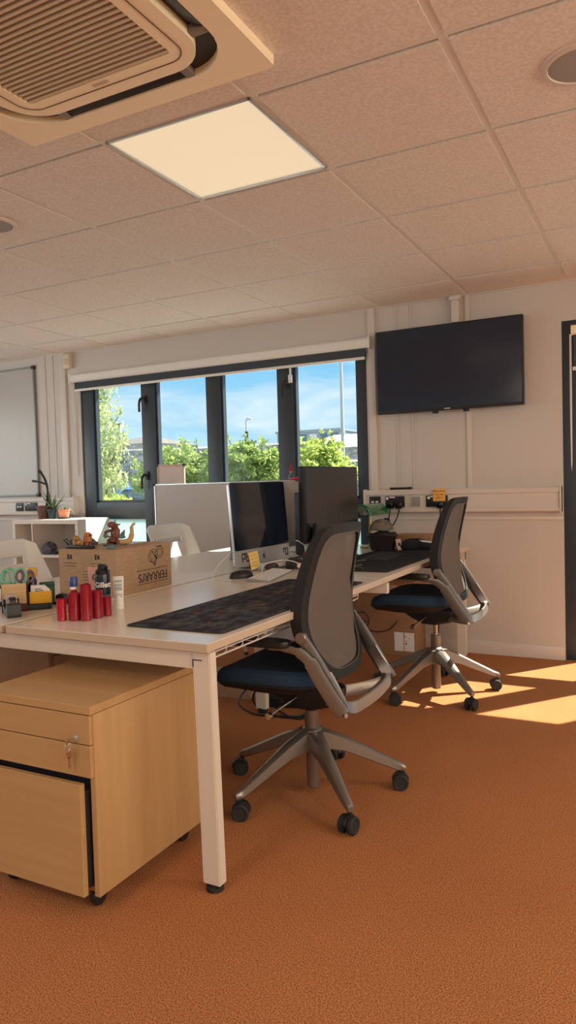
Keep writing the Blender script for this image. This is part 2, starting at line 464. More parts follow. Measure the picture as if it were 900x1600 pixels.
g = G(); g.box(-.014, .014, -.02, 0, -.03, .03, .004); g.box(-.006, .006, -.012, 0, .03, .10)
g.build('restrictor', STEELW, win, loc=(-2.475, FY0, 1.95), label='white window restrictor')

def fill_window(n, label, horizontal, a0, a1, pos, sgn, watts, col):  # unseen window added to carry an area fill light behind it
    t = thing('window_%d' % n, label, 'window', kind='structure')
    M_ = Matrix.Identity(4) if horizontal else Matrix.Rotation(math.pi / 2, 4, 'Z') @ Matrix.Scale(-1, 4, (0, 1, 0))
    k = 5; st = (a1 - a0) / k
    g = G()
    for i in range(k + 1): g.box(a0 + i * st - .05, a0 + i * st + .05, pos + .02 * sgn, pos + .09 * sgn, SZ0, SZ1, M=M_)
    for z in (SZ0, SZ1 - .07): g.box(a0, a1, pos + .02 * sgn, pos + .09 * sgn, z, z + .07, M=M_)
    g.build('window_frame', ANTH, t)
    for i in range(k):
        g = G(); g.box(a0 + i * st + .05, a0 + (i + 1) * st - .05, pos + .05 * sgn, pos + .056 * sgn, SZ0 + .07, SZ1 - .07, M=M_); g.build('pane', GLASS, t, smooth=0)
    ld_ = bpy.data.lights.new('fill_light', 'AREA'); ld_.shape = 'RECTANGLE'; ld_.size = a1 - a0; ld_.size_y = SZ1 - SZ0; ld_.energy = watts; ld_.color = col
    o = bpy.data.objects.new('fill_light', ld_); C.objects.link(o)
    c = Vector(((a0 + a1) / 2, pos + .14 * sgn, (SZ0 + SZ1) / 2))
    if not horizontal: c = Vector((c.y, c.x, c.z))
    o.location = c; d = Vector((0, -sgn, 0)) if horizontal else Vector((-sgn, 0, 0))
    o.rotation_euler = d.to_track_quat('-Z', 'Y').to_euler()
fill_window(2, 'added unseen strip window for fill light in the end wall beyond the glazed door', False, RY0, RY1, X1, 1, FILL_R, (1.0, .80, .60))
fill_window(4, 'added unseen strip window for fill light in the end wall beyond the whiteboard', False, LY0, LY1, X0, -1, FILL_L, (.98, 1.0, .97))
fill_window(3, 'added unseen strip window for fill light in the long wall opposite', True, FX0, FX1, Y0, -1, FILL_F, (1.0, .92, .84))
bl = thing('roller_blind', 'white roller blind rolled up above the long window', 'blind', (0, YW, 0))
g = G()
g.prism([(-.002, 2.172), (-.055, 2.172), (-.066, 2.16), (-.066, 2.115), (-.055, 2.103), (-.002, 2.103)], -4.60, -1.83, 'x')
g.build('cassette', STEELW, bl)
FABK = mat('dark_blind_fabric', (.05, .062, .08), .8)
g = G(); g.box(-4.58, -1.86, -.032, -.029, 2.045, 2.11); g.build('fabric', FABK, bl, smooth=0)
g = G(); g.box(-4.58, -1.865, -.038, -.022, 2.026, 2.046, .005); g.build('bottom_bar', STEELW, bl)
for x in (-4.607, -1.823):
    g = G(); g.box(x - .006, x + .006, -.07, 0, 2.095, 2.18, .003); g.build('bracket', WHITEP, bl)
CH = mat('bead_chain', (.75, .72, .68), .5)
g = G(); g.tube(smooth_path([(-4.612, -.03, 2.10), (-4.612, -.012, 1.8), (-4.612, -.010, 1.35), (-4.606, -.011, 1.30), (-4.60, -.012, 1.35), (-4.60, -.014, 1.8), (-4.60, -.045, 2.10)], 4), .003, 6)
g.build('chain', CH, bl)

# ------------------------------------------------------------------ glazed door at the right
dr = thing('door_1', 'dark grey framed glazed door at the right end of wall', 'door', kind='structure')
g = G()
dxs = [(DX0, -.45), (-.02, .18), (.62, .76), (1.22, 1.36), (1.82, 1.96), (2.60, DX1)]
frame_bars(g, dxs, FY0, FY1, [(0, .10), (.82, 1.03), (2.07, DZ1)], 0, DZ1)
g.build('door_frame', ANTH, dr)
for k in range(5):
    a, b = dxs[k][1], dxs[k + 1][0]
    for z0, z1 in ((.10, .82), (1.03, 2.07)):
        g = G(); g.box(a - .01, b + .01, FY0 + .036, FY0 + .042, z0 - .01, z1 + .01); g.build('pane', GLASS, dr, smooth=0)
g = G(); g.box(-.012, .012, -.012, 0, -.10, .10, .004); g.tube([(0, -.01, .03), (0, -.05, .03), (.11, -.05, .03)], .009, 8)
g.build('handle', ALU, dr, loc=(.06, FY0, 1.0))
bd = thing('roller_blind', 'cream roller blind half lowered at the glazed door', 'blind', (0, YW, 0))
g = G(); g.prism([(0, 2.095), (-.03, 2.095), (-.04, 2.085), (-.04, 2.045), (-.03, 2.036), (0, 2.036)], -.508, .66, 'x'); g.build('cassette', CREAM, bd)
g = G(); g.box(-.497, .64, -.017, -.014, 1.84, 2.05); g.build('fabric', FABK, bd, smooth=0)
g = G(); g.box(-.502, .645, -.025, -.008, 1.818, 1.842, .004); g.build('bottom_bar', STEELW, bd)
g = G(); g.tube(smooth_path([(-.515, -.03, 2.04), (-.516, -.03, 1.6), (-.513, -.03, 1.20), (-.51, -.03, 1.6), (-.509, -.03, 2.04)], 4), .003, 6); g.build('chain', CH, bd)

# ------------------------------------------------------------------ wall trims
def trim(n, boxes, m_, label, bev=.003):
    g = G()
    for b in boxes: g.box(*b, bev)
    structure(g.build('trim_%d' % n, m_), label, 'trim')
trim(1, [(-1.848, -1.795, YW - .018, YW, 1.105, H - .002)], TRIMW, 'off-white cover strip from ceiling to trunking beside the window')
trim(2, [(-1.648, -1.640, YW - .006, YW, 1.105, H - .002), (-1.54, -1.532, YW - .006, YW, 1.105, H - .002)], TRIMW, 'two thin panel joint beads behind the wall screen', .001)
trim(3, [(-1.165, -1.135, YW - .012, YW, 1.105, H - .002)], TRIMW, 'narrow joint strip on wall below the screen')
trim(4, [(-4.77, -4.70, YW - .02, YW, .95, H - .002), (-4.86, -4.853, YW - .006, YW, .95, H - .002), (-4.955, -4.948, YW - .006, YW, .95, H - .002)], TRIMW, 'off-white cover strip and beads between whiteboard and window', .002)
trim(5, [(WX1, DX0 + .001, YW - .008, YW, .895, .915), (X0, -4.56, YW - .008, YW, .895, .915)], TRIMW, 'thin horizontal panel joint under the wall trunking', .002)
g = G(); g.box(WX1 + .01, DX0 - .004, YW - .014, YW, 0, .085, .003); g.box(X0, WX0 - .01, YW - .014, YW, 0, .085, .003)
structure(g.build('baseboard_back', TRIMW), 'off-white skirting board along the window wall', 'skirting')
g = G(); g.box(-1.245, -1.195, YW - .05, YW, 2.20, H - .03, .008); g.box(-1.255, -1.185, YW - .06, YW, H - .03, H - .003, .003)
tag(g.build('cable_conduit', TRIMW), 'white vertical cable conduit from ceiling down to the wall screen', 'conduit')

# dado power trunking (two runs) with lips
def trunking(x0, x1, label, ends):
    t = thing('power_trunking', label, 'trunking', (0, YW, 0))
    g = G()
    g.prism([(0, .948), (-.048, .948), (-.055, .955), (-.055, .972), (-.048, .978), (-.048, 1.066), (-.055, 1.072), (-.055, 1.098), (-.047, 1.106), (0, 1.106)], x0, x1, 'x')
    g.build('channel', TRIMW, t)
    for x in ends:
        g = G(); g.box(x - .006, x + .006, -.060, 0, .942, 1.112, .004); g.build('end_cap', TRIMW, t)
    return t
trunking(-1.885, DX0 - .006, 'off-white dado power trunking below the wall screen', (-1.885, DX0 - .012))
trunking(X0 + .005, -4.62, 'off-white dado power trunking below the whiteboard', (-4.62,))
SW = YW - .0485
def socket(x0, x1, label, plugs=(), usb=False, grey=False):
    t = thing('wall_socket', label, 'socket', (0, SW, 0))
    g = G(); g.box(x0, x1, -.009, 0, .985, 1.062, .003); g.build('faceplate', TRIMW if grey else BLACK, t)
    xm = (x0 + x1) / 2
    if grey:
        g = G(); g.box(xm - .03, xm + .03, -.012, -.008, .99, 1.056, .002); g.build('insert', mat('grey_insert', (.32, .30, .28), .5), t)
        return t
    if usb:
        for dx in (-.016, .016):
            g = G(); g.box(xm + dx - .010, xm + dx + .010, -.0105, -.008, 1.018, 1.030, .001); g.build('data_port', PAPER, t, label='white data port')
    else:
        for dx in (-.055, .055):
            g = G(); g.box(xm + dx - .008, xm + dx + .008, -.012, -.008, 1.038, 1.056, .001); g.build('rocker_switch', PAPER if dx < 0 else BLACK, t)
        g = G(); g.box(x0 + .03, x0 + .07, -.0102, -.0085, 1.050, 1.058); g.build('label_strip', PAPER, t, smooth=0)
    return t
socket(-1.848, -1.765, 'black double data socket nearest the window on the trunking', usb=True)
socket(-1.728, -1.59, 'black twin power socket with two plugs beside the data socket')
socket(-1.545, -1.470, 'pale grey empty module in trunking between the two power sockets', grey=True)
socket(-1.438, -1.290, 'black twin power socket beneath the orange sticky note')
socket(-5.335, -5.245, 'black double data socket under the whiteboard', usb=True)
socket(-5.22, -5.07, 'black twin power socket under whiteboard corner behind the plants')
def plug(x, label, z=1.0):
    t = thing('mains_plug', label, 'plug', (x, SW - .0125, z))
    g = G(); g.box(-.024, .024, -.028, 0, -.024, .024, .008); g.build('plug_body', BLACKG, t)
    g = G(); g.tube([(0, -.016, -.02), (0, -.016, -.05)], .006, 8); g.build('cord_grip', BLACK, t)
plug(-1.69, 'black mains plug in the twin socket, nearest the window'); plug(-1.625, 'black mains plug in the twin socket, farther from window')
plug(-1.335, 'black mains plug under the orange sticky note')
nt_ = thing('sticky_note', 'orange sticky note with handwriting stuck over the wall socket', 'note', (-1.345, SW - .004, 1.055))
g = G(); g.box(-.042, .042, -.012, -.0115, -.032, .052); g.build('note_sheet', ORGN, nt_, smooth=0)
for k, s_ in enumerate(('Please Don\'t', 'Turn This', 'OFF !!')):
    text(s_, .017, (0, -.0125, .036 - k * .023), (1, 0, 0), (0, 0, 1), INK, nt_)

def cable(name, pts, r, m_, label, n=6):
    g = G(); g.tube(smooth_path(pts, n), r, 6)
    return tag(g.build(name, m_), label, 'cable')
yc = SW - .03
cable('power_cable', [(-1.69, yc, .952), (-1.70, yc - .02, .88), (-1.74, yc - .03, .80), (-1.78, yc - .04, .75)], .0045, BLACK, 'black cable from the first plug down behind the desk lamp')
cable('power_cable', [(-1.625, yc, .952), (-1.65, yc - .02, .88), (-1.72, yc - .035, .79), (-1.76, yc - .05, .75)], .0045, BLACK, 'black cable slanting from the second plug to the desk')
g = G(); g.box(-.02, .02, -.017, .017, -.03, .03, .008)
tag(g.build('cable_adapter', BLACKG, loc=(-1.698, yc - .045, .885)), 'small black adapter hanging on cable below the sockets', 'adapter')
cable('power_cable', [(-1.335, yc, .952), (-1.337, yc - .01, .8), (-1.35, yc - .01, .6), (-1.36, yc, .2), (-1.4, yc - .05, .012), (-1.6, yc - .15, .012)], .0045, BLACK, 'black cable hanging straight down the wall behind the far chair')
g = G(); g.tube([(-1.70, YW - .03, 1.114), (-1.575, YW - .03, 1.114)], .008, 10); g.tube([(-1.575, YW - .03, 1.114), (-1.545, YW - .03, 1.114)], .0095, 10)
tag(g.build('marker_pen', BLACK), 'black marker pen lying on top of the wall trunking', 'pen')

# ------------------------------------------------------------------ wall screen
tv = thing('television', 'large black flat television mounted on the wall', 'television', (-1.270, YW - .001, 1.908))
W2, H2 = .488, .282
g = G(); g.box(-W2, W2, -.095, -.055, -H2, H2, .006)
g.box(-.33, .33, -.058, -.02, -.20, .16, .015)
g.build('cabinet', BLACK, tv)
g = G(); g.box(-W2 + .011, W2 - .011, -.0965, -.0945, -H2 + .020, H2 - .011); g.build('screen', mat('tv_screen', (.006, .016, .038), .16, spec=.6), tv, smooth=0)
g = G(); g.box(-.17, .17, -.025, 0, -.14, .14, .004); g.build('wall_bracket', BLACK, tv)
for x in (-.085, .12):
    g = G(); g.box(x - .018, x + .018, -.09, -.06, -H2 - .016, -H2, .003); g.build('bracket_clip', DARK, tv)
g = G(); g.box(-.02, .02, -.0972, -.0945, -H2 + .007, -H2 + .013); g.build('badge', ALU, tv)

# ------------------------------------------------------------------ whiteboard on the wall
wb = thing('whiteboard', 'large wall mounted whiteboard with grey aluminium frame', 'whiteboard', (0, YW, 0))
g = G(); g.box(-6.4, -5.09, -.018, 0, 1.135, 2.285); g.build('board', GREYB, wb, smooth=0)
ALUD = mat('aluminium_dull', (.25, .25, .26), .5, metal=.5)
g = G()
for b in ((-6.41, -5.075, -.022, 0, 2.28, 2.295), (-6.41, -5.075, -.022, 0, 1.122, 1.137), (-5.092, -5.075, -.022, 0, 1.122, 2.295), (-6.41, -6.395, -.022, 0, 1.122, 2.295)): g.box(*b, .003)
g.build('board_frame', ALUD, wb)
for z in (2.288, 1.13):
    g = G(); g.box(-5.105, -5.068, -.027, 0, z - .016, z + .016, .006); g.build('corner_cap', BLACK, wb)
sn = thing('alarm_sensor', 'small cream motion sensor high on wall left of the window', 'sensor', (-4.655, YW, 2.30))
g = G(); g.prism([(0, .072), (-.03, .072), (-.05, .05), (-.05, -.045), (-.035, -.065), (0, -.065)], -.034, .034, 'x', .004); g.build('housing', mat('sensor_cream', (.72, .62, .50), .5), sn)
g = G(); g.box(-.024, .024, -.0535, -.045, -.04, .02, .003); g.build('lens', mat('sensor_lens', (.62, .50, .38), .35), sn)

# ------------------------------------------------------------------ ceiling fixtures
def panel(i, j, label, first):
    t = thing('ceiling_light', label, 'ceiling light', (AX + i * .6 + .3, AY + j * .6 + .3, H), group='square light panels in the ceiling grid')
    g = G(); a = .2925
    for b in ((-a, a, -a, -a + .012), (-a, a, a - .012, a), (-a, -a + .012, -a, a), (a - .012, a, -a, a)): g.box(*b, -.003, .03, .002)
    g.build('trim_frame', ALU, t)
    DIF = mat('lit_diffuser', (.3, .28, .24), .5, emit=(.72, .56, .36), es=1.0)
    g = G(); g.box(-.282, .282, -.282, .282, .002, .008); g.build('diffuser', DIF, t, smooth=0)
    if not first:
        a_ = bpy.data.lights.new('panel_fill', 'AREA'); a_.shape = 'SQUARE'; a_.size = .56; a_.energy = PANEL_FILL_W; a_.color = PANEL_FILL_COL
        o = bpy.data.objects.new('panel_fill', a_); C.objects.link(o); o.parent = t; o.location = (0, 0, -.004)
panel(0, 0, 'square ceiling light panel glowing warm beside the air conditioner', True)
for q in LIGHTS[1:]: panel(*q, 'added square light panel for fill light in the ceiling outside the view', False)  # panels added out of view to brighten the room

def speaker(x, y, label, badge):
    t = thing('ceiling_speaker', label, 'speaker', (x, y, H))
    g = G(); g.lathe([(.116, 0), (.116, -.006), (.110, -.010), (.098, -.010), (.096, -.004), (.096, 0)], seg=48); g.build('rim', mat('speaker_rim', (.70, .62, .56), .5), t)
    g = G(); g.lathe([(.0965, -.002), (.0965, -.006), (.05, -.0075), (.001, -.008)], seg=48)
    g.build('grille', mat('speaker_grille', (.34, .30, .27), .6, bump=.6, bscale=900), t)
    if badge:
        g = G(); g.box(-.008, .008, -.017, .017, -.0095, -.0075); g.build('badge', PAPER, t, smooth=0, label='small white badge')
speaker(-.205, 2.335, 'round flush ceiling speaker with small white badge near the screen side', True)
speaker(-2.685, 2.335, 'round flush ceiling speaker to the left of the light panel', False)

ac = thing('air_conditioner', 'cream cassette air conditioner with slatted grille set in the ceiling', 'air conditioner', (-1.4365, 1.384, H))
def ring_plate(g, outer, inner, z0, z1):
    n = len(outer)
    g.rings([[(x, y, z1) for x, y in outer], [(x, y, z0) for x, y in outer], [(x, y, z0) for x, y in inner], [(x, y, z1) for x, y in inner]], cap=False, loop=True)
N_ = 8
g = G(); ring_plate(g, rrect(.470, .470, .012, N_), rrect(.398, .398, .16, N_), -.030, -.0013); g.build('fascia', CREAM, ac)
g = G(); ring_plate(g, rrect(.402, .402, .162, N_), rrect(.335, .335, .125, N_), -.008, -.0013)
g.build('air_channel', mat('ac_dark', (.035, .030, .028), .6), ac)
g = G(); ring_plate(g, rrect(.345, .345, .125, N_), rrect(.262, .262, .012, N_), -.036, -.002); g.build('inner_panel', CREAM, ac)
g = G(); ring_plate(g, rrect(.300, .300, .06, N_), rrect(.2965, .2965, .057, N_), -.0375, -.034); g.build('seam', mat('seam_dark', (.16, .12, .08), .7), ac)
for k in range(4):
    M_ = Matrix.Rotation(k * math.pi / 2, 4, 'Z')
    g = G(); g.prism([(.362, -.010), (.364, -.018), (.393, -.026), (.395, -.022)], -.23, .23, 'y', .001, M=M_)
    g.build('air_vane', BLACK, ac)
    for s_ in (-1, 1):
        g = G(); g.box(.343, .398, s_ * .235 - .014, s_ * .235 + .014, -.028, -.008, .003, M=M_); g.build('vane_pivot', mat('ac_grey', (.22, .19, .16), .5), ac)
g = G(); g.box(-.264, .264, -.264, .264, -.010, -.006); g.build('filter', CREAMD, ac, smooth=0)
g = G()
for k in range(27):
    y = -.254 + k * .0195
    g.prism([(y - .0045, -.035), (y + .0045, -.035), (y + .0075, -.017), (y - .0005, -.017)], -.262, .262, 'x')
g.build('grille', CREAMD, ac)
g = G(); g.box(-.028, .028, .272, .284, -.0375, -.035); g.build('badge', mat('badge_cream', (.55, .45, .33), .5), ac, smooth=0)

# ================================================================== bench desk
DX = (-2.738, -1.952, -1.932, -1.135); DYN, DYM, DYF = 1.668, 3.082, 4.715; DZ = .73
bench = thing('bench_desk', 'white back-to-back bench desk for four running toward the window wall', 'desk')
def slab(x0, x1, y0, y1):
    g = G(); g.box(x0, x1, y0, y1, DZ - .025, DZ, .0015, 1)
    for f in g.bm.faces:
        g.bm.normal_update()
        f.material_index = 0 if abs(f.normal.z) > .7 else 1
    g.build('desktop', [DESKW, DESKE], bench, smooth=0)
slab(DX[2], DX[3], DYN, DYM - .001); slab(DX[2], DX[3], DYM + .001, DYF); slab(DX[0], DX[1], DYN, DYM - .001); slab(DX[0], DX[1], DYM + .001, DYF)
LX0, LX1 = -2.723, -1.150
for y in (DYN + .035, DYM + .10, DYF - .06):
    near = abs(y - DYN) < .1
    g = G(); g.box(LX0, LX1, y, y + .03, .645, .695, .003); g.build('end_rail', DESKM, bench)
    for x in (LX0, LX1 - .06):
        if not near and x > -2 and y < 4:
            xx = -1.875
        else: xx = x
        lg_ = thing_leg = None
        g = G()
        dx = .012 if near else 0
        g.rings([[(xx + dx + a, y - .005 + b, 0.02) for a, b in ((0, 0), (.06, 0), (.06, .036), (0, .036))], [(xx + a, y - .005 + b, .697) for a, b in ((0, 0), (.06, 0), (.06, .036), (0, .036))]])
        bmesh.ops.bevel(g.bm, geom=list(g.bm.edges), offset=.003, segments=2, affect='EDGES')
        lo = g.build('leg', DESKM, bench)
        g = G(); g.lathe([(.026, 0), (.026, .012), (.014, .014), (.014, .03)], (xx + dx + .03, y + .013, 0), 16); g.build('foot', DARK, lo)
        if near and x == LX1 - .06:
            g = G(); g.box(xx + .002, xx + .034, y - .0062, y - .0045, .672, .675); g.box(xx + .002, xx + .005, y - .0062, y - .0045, .652, .675); g.build('corner_slot', BLACK, lo, smooth=0)
for x in (-2.60, -2.02, -1.86, -1.36):
    g = G(); g.box(x - .02, x + .02, DYN + .06, DYF - .06, .665, .6955, .003); g.build('long_rail', DESKM, bench)
for x, y in ((-1.80, DYN + .04), (-1.50, DYN + .04), (-1.30, DYN + .04), (-2.3, DYN + .04), (-1.2, 2.96), (-1.2, 3.2)):
    g = G(); g.box(x - .02, x + .02, y, y + .04, .694, .706); g.build('spacer', mat('spacer_steel', (.40, .33, .26), .5), bench, smooth=0)
g = G()
for k in range(5):                                                   # wire cable basket under the front slab
    z = (.665, .648, .642, .642, .655)[k]; x = (-1.222, -1.224, -1.235, -1.31, -1.325)[k]
    g.tube([(x, 1.80, z), (x, 3.0, z)], .0025, 6)
for k in range(13):
    y = 1.80 + k * .1
    g.tube([(-1.222, y, .704), (-1.222, y, .655), (-1.235, y, .642), (-1.31, y, .642), (-1.325, y, .655), (-1.325, y, .704)], .0018, 6)
g.build('cable_basket', STEELW, bench)

# ------------------------------------------------------------------ pedestals
pd = thing('drawer_pedestal', 'maple drawer pedestal with keys in the lock at the near desk end', 'drawer unit', (-1.595, 1.455, 0))
pw, pdp = .218, .52          # half width, depth
g = G(); g.box(-pw, pw, 0, pdp, .562, .585, .0015, 1); g.build('top_panel', WOODX, pd)
g = G()
g.box(pw - .018, pw, .012, pdp, .055, .561, .001); g.box(-pw, -pw + .018, .012, pdp, .055, .561, .001); g.box(-pw + .018, pw - .018, pdp - .018, pdp, .055, .561); g.box(-pw + .018, pw - .018, .03, pdp - .018, .055, .073)
g.build('carcass', WOODZ, pd)
g = G(); g.box(-pw + .019, pw - .019, .022, .03, .075, .561); g.build('inner_shadow_gap', BLACK, pd, smooth=0)
def drawer(z0, z1, dy, x1=pw - .004):
    g = G(); g.box(-pw + .003, x1, dy, dy + .018, z0, z1, .0015, 1); o = g.build('drawer', WOODX, pd)
    g = G(); g.box(-pw + .03, pw - .03, dy + .018, pdp - .05, z0 + .02, z1 - .02); g.build('drawer_box', DARK, o, smooth=0)
    return o
d1 = drawer(.479, .559, .001); drawer(.388, .476, .001); d3 = drawer(.058, .370, -.012, pw - .034)
g = G(); g.lathe([(.010, .002), (.010, -.002), (.006, -.0035), (.0, -.0035)], seg=16, axis='y', c=(pw - .055, .001, .492)); g.build('lock', ALU, d1)
ky = thing('key_bunch', 'small bunch of two keys hanging from the pedestal lock', 'keys', (-1.595 + pw - .055, 1.4525, .492))
g = G(); g.box(-.0015, .0015, -.018, .002, -.004, .004); g.lathe([(.010, -.0012), (.010, .0012)], (0, -.024, 0), 16, 'x'); g.build('lock_key', CHROME, ky)
g = G(); g.tube([(-.004 + .010 * math.cos(a), -.024 + .006 * math.sin(a), -.016 + .012 * math.sin(a)) for a in [2 * math.pi * k / 20 for k in range(20)]], .0012, 6, loop=True); g.build('ring', CHROME, ky)
g = G(); g.lathe([(.011, -.001), (.011, .001)], (-.006, -.018, -.038), 16, 'y'); g.box(-.009, -.003, -.019, -.017, -.078, -.046); g.box(-.003, .000, -.019, -.017, -.072, -.064); g.build('hanging_key', CHROME, ky)
for x, y in ((-pw + .06, .06), (pw - .05, .06), (-pw + .06, pdp - .06), (pw - .05, pdp - .06)):
    g = G(); g.lathe([(.024, -.011), (.027, -.006), (.027, .006), (.024, .011)], (x, y, .027), 20, 'x'); g.tube([(x, y, .03), (x, y, .056)], .008, 8); g.build('castor', BLACK, pd)
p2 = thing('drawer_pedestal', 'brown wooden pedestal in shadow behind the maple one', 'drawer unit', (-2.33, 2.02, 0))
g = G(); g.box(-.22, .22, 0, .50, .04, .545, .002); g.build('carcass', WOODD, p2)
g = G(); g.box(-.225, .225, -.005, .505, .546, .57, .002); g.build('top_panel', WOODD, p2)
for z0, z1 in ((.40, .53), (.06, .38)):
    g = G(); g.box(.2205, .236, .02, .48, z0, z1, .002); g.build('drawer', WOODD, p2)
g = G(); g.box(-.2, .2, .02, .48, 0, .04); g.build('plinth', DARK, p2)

# ------------------------------------------------------------------ task chairs
def back_x(z):
    ks = ((.44, -.165), (.48, -.155), (.54, -.138), (.58, -.120), (.65, -.096), (.72, -.090), (.80, -.102), (.92, -.131), (1.0, -.156), (1.04, -.172))
    for (a, xa), (b, xb) in zip(ks, ks[1:]):
        if z <= b:
            t = max(0, (z - a) / (b - a)); return xa + (xb - xa) * t
    return ks[-1][1]
def back_xs(z): return (back_x(z - .03) + back_x(z) + back_x(z + .03)) / 3
def bw(v): return .196 + .040 * math.sin(math.pi * min(1, max(0, v)) ** .75) ** 1.3
def back_pt(u, v, inset=0.0, off=0.0):
    """outline space of the backrest: u -1..1 across, v 0..1 up"""
    z = .468 + (.554) * v
    hw = bw(v)
    return Vector((back_xs(z) + .016 * u * u + off, u * hw, z))
def back_outline(inset, n=64):
    o = []
    for k in range(n):
        t = 2 * math.pi * k / n; ct, st = math.cos(t), math.sin(t)
        q = 7.0 if st > 0 else 3.6
        e = (abs(ct) ** q + abs(st) ** q) ** (-1 / q)
        o.append((ct * e * (1 - inset / .22), .5 + st * e * (.5 - inset / .57)))
    return o
def build_task_chair():
    t = thing('task_chair', 'x', 'chair')
    # star base
    g = G()
    for a in BASE_ANG:
        c, s_ = math.cos(R(a)), math.sin(R(a))
        rr = []
        for r_, zt, zb, hw in ((.012, .245, .165, .030), (.05, .242, .172, .029), (.12, .213, .160, .025), (.22, .160, .118, .020), (.32, .107, .075, .015), (.345, .097, .070, .013), (.352, .090, .072, .010)):
            ring = []
            for y_, z_ in ((-hw, zb + .004), (-hw * .8, zb), (hw * .8, zb), (hw, zb + .004), (hw * .85, zt - .006), (hw * .35, zt), (-hw * .35, zt), (-hw * .85, zt - .006)):
                ring.append((c * r_ - s_ * y_, s_ * r_ + c * y_, z_))
            rr.append(ring)
        g.rings(rr)
    g.lathe([(.034, .160), (.040, .165), (.036, .245), (.028, .252)], seg=28)
    g.build('star_base', SILV, t)
    g = G(); g.lathe([(.022, .022), (.025, .026), (.025, .247), (.0265, .250), (.0265, .318), (.023, .322)], seg=28); g.build('gas_column', SILV, t)
    for k, a in enumerate(BASE_ANG):
        c, s_ = math.cos(R(a)) * .342, math.sin(R(a)) * .342
        sw = R(CAST_ANG[k])
        M_ = Matrix.Translation((c, s_, 0)) @ Matrix.Rotation(sw, 4, 'Z')
        g = G()
        g.tube([M_ @ Vector((0, 0, .045)), M_ @ Vector((0, 0, .082))], .007, 10)
        pr = [(.033 * math.cos(R(q)) + .012, .033 * math.sin(R(q)) + .033) for q in range(10, 171, 16)]
        g.prism(pr + [(-.014, .030), (.038, .030)], -.009, .009, 'y', .001, M=M_)
        co = g.build('caster', BLACK, t)
        for s2 in (-1, 1):
            g = G(); g.lathe([(.012, s2 * .010), (.026, s2 * .010), (.0305, s2 * .012), (.0305, s2 * .024), (.026, s2 * .029), (.022, s2 * .0285), (.020, s2 * .026), (.001, s2 * .0265)], (.012, 0, .0305), 24, 'y', M=M_)
            g.build('wheel', DARK, co)
    return t
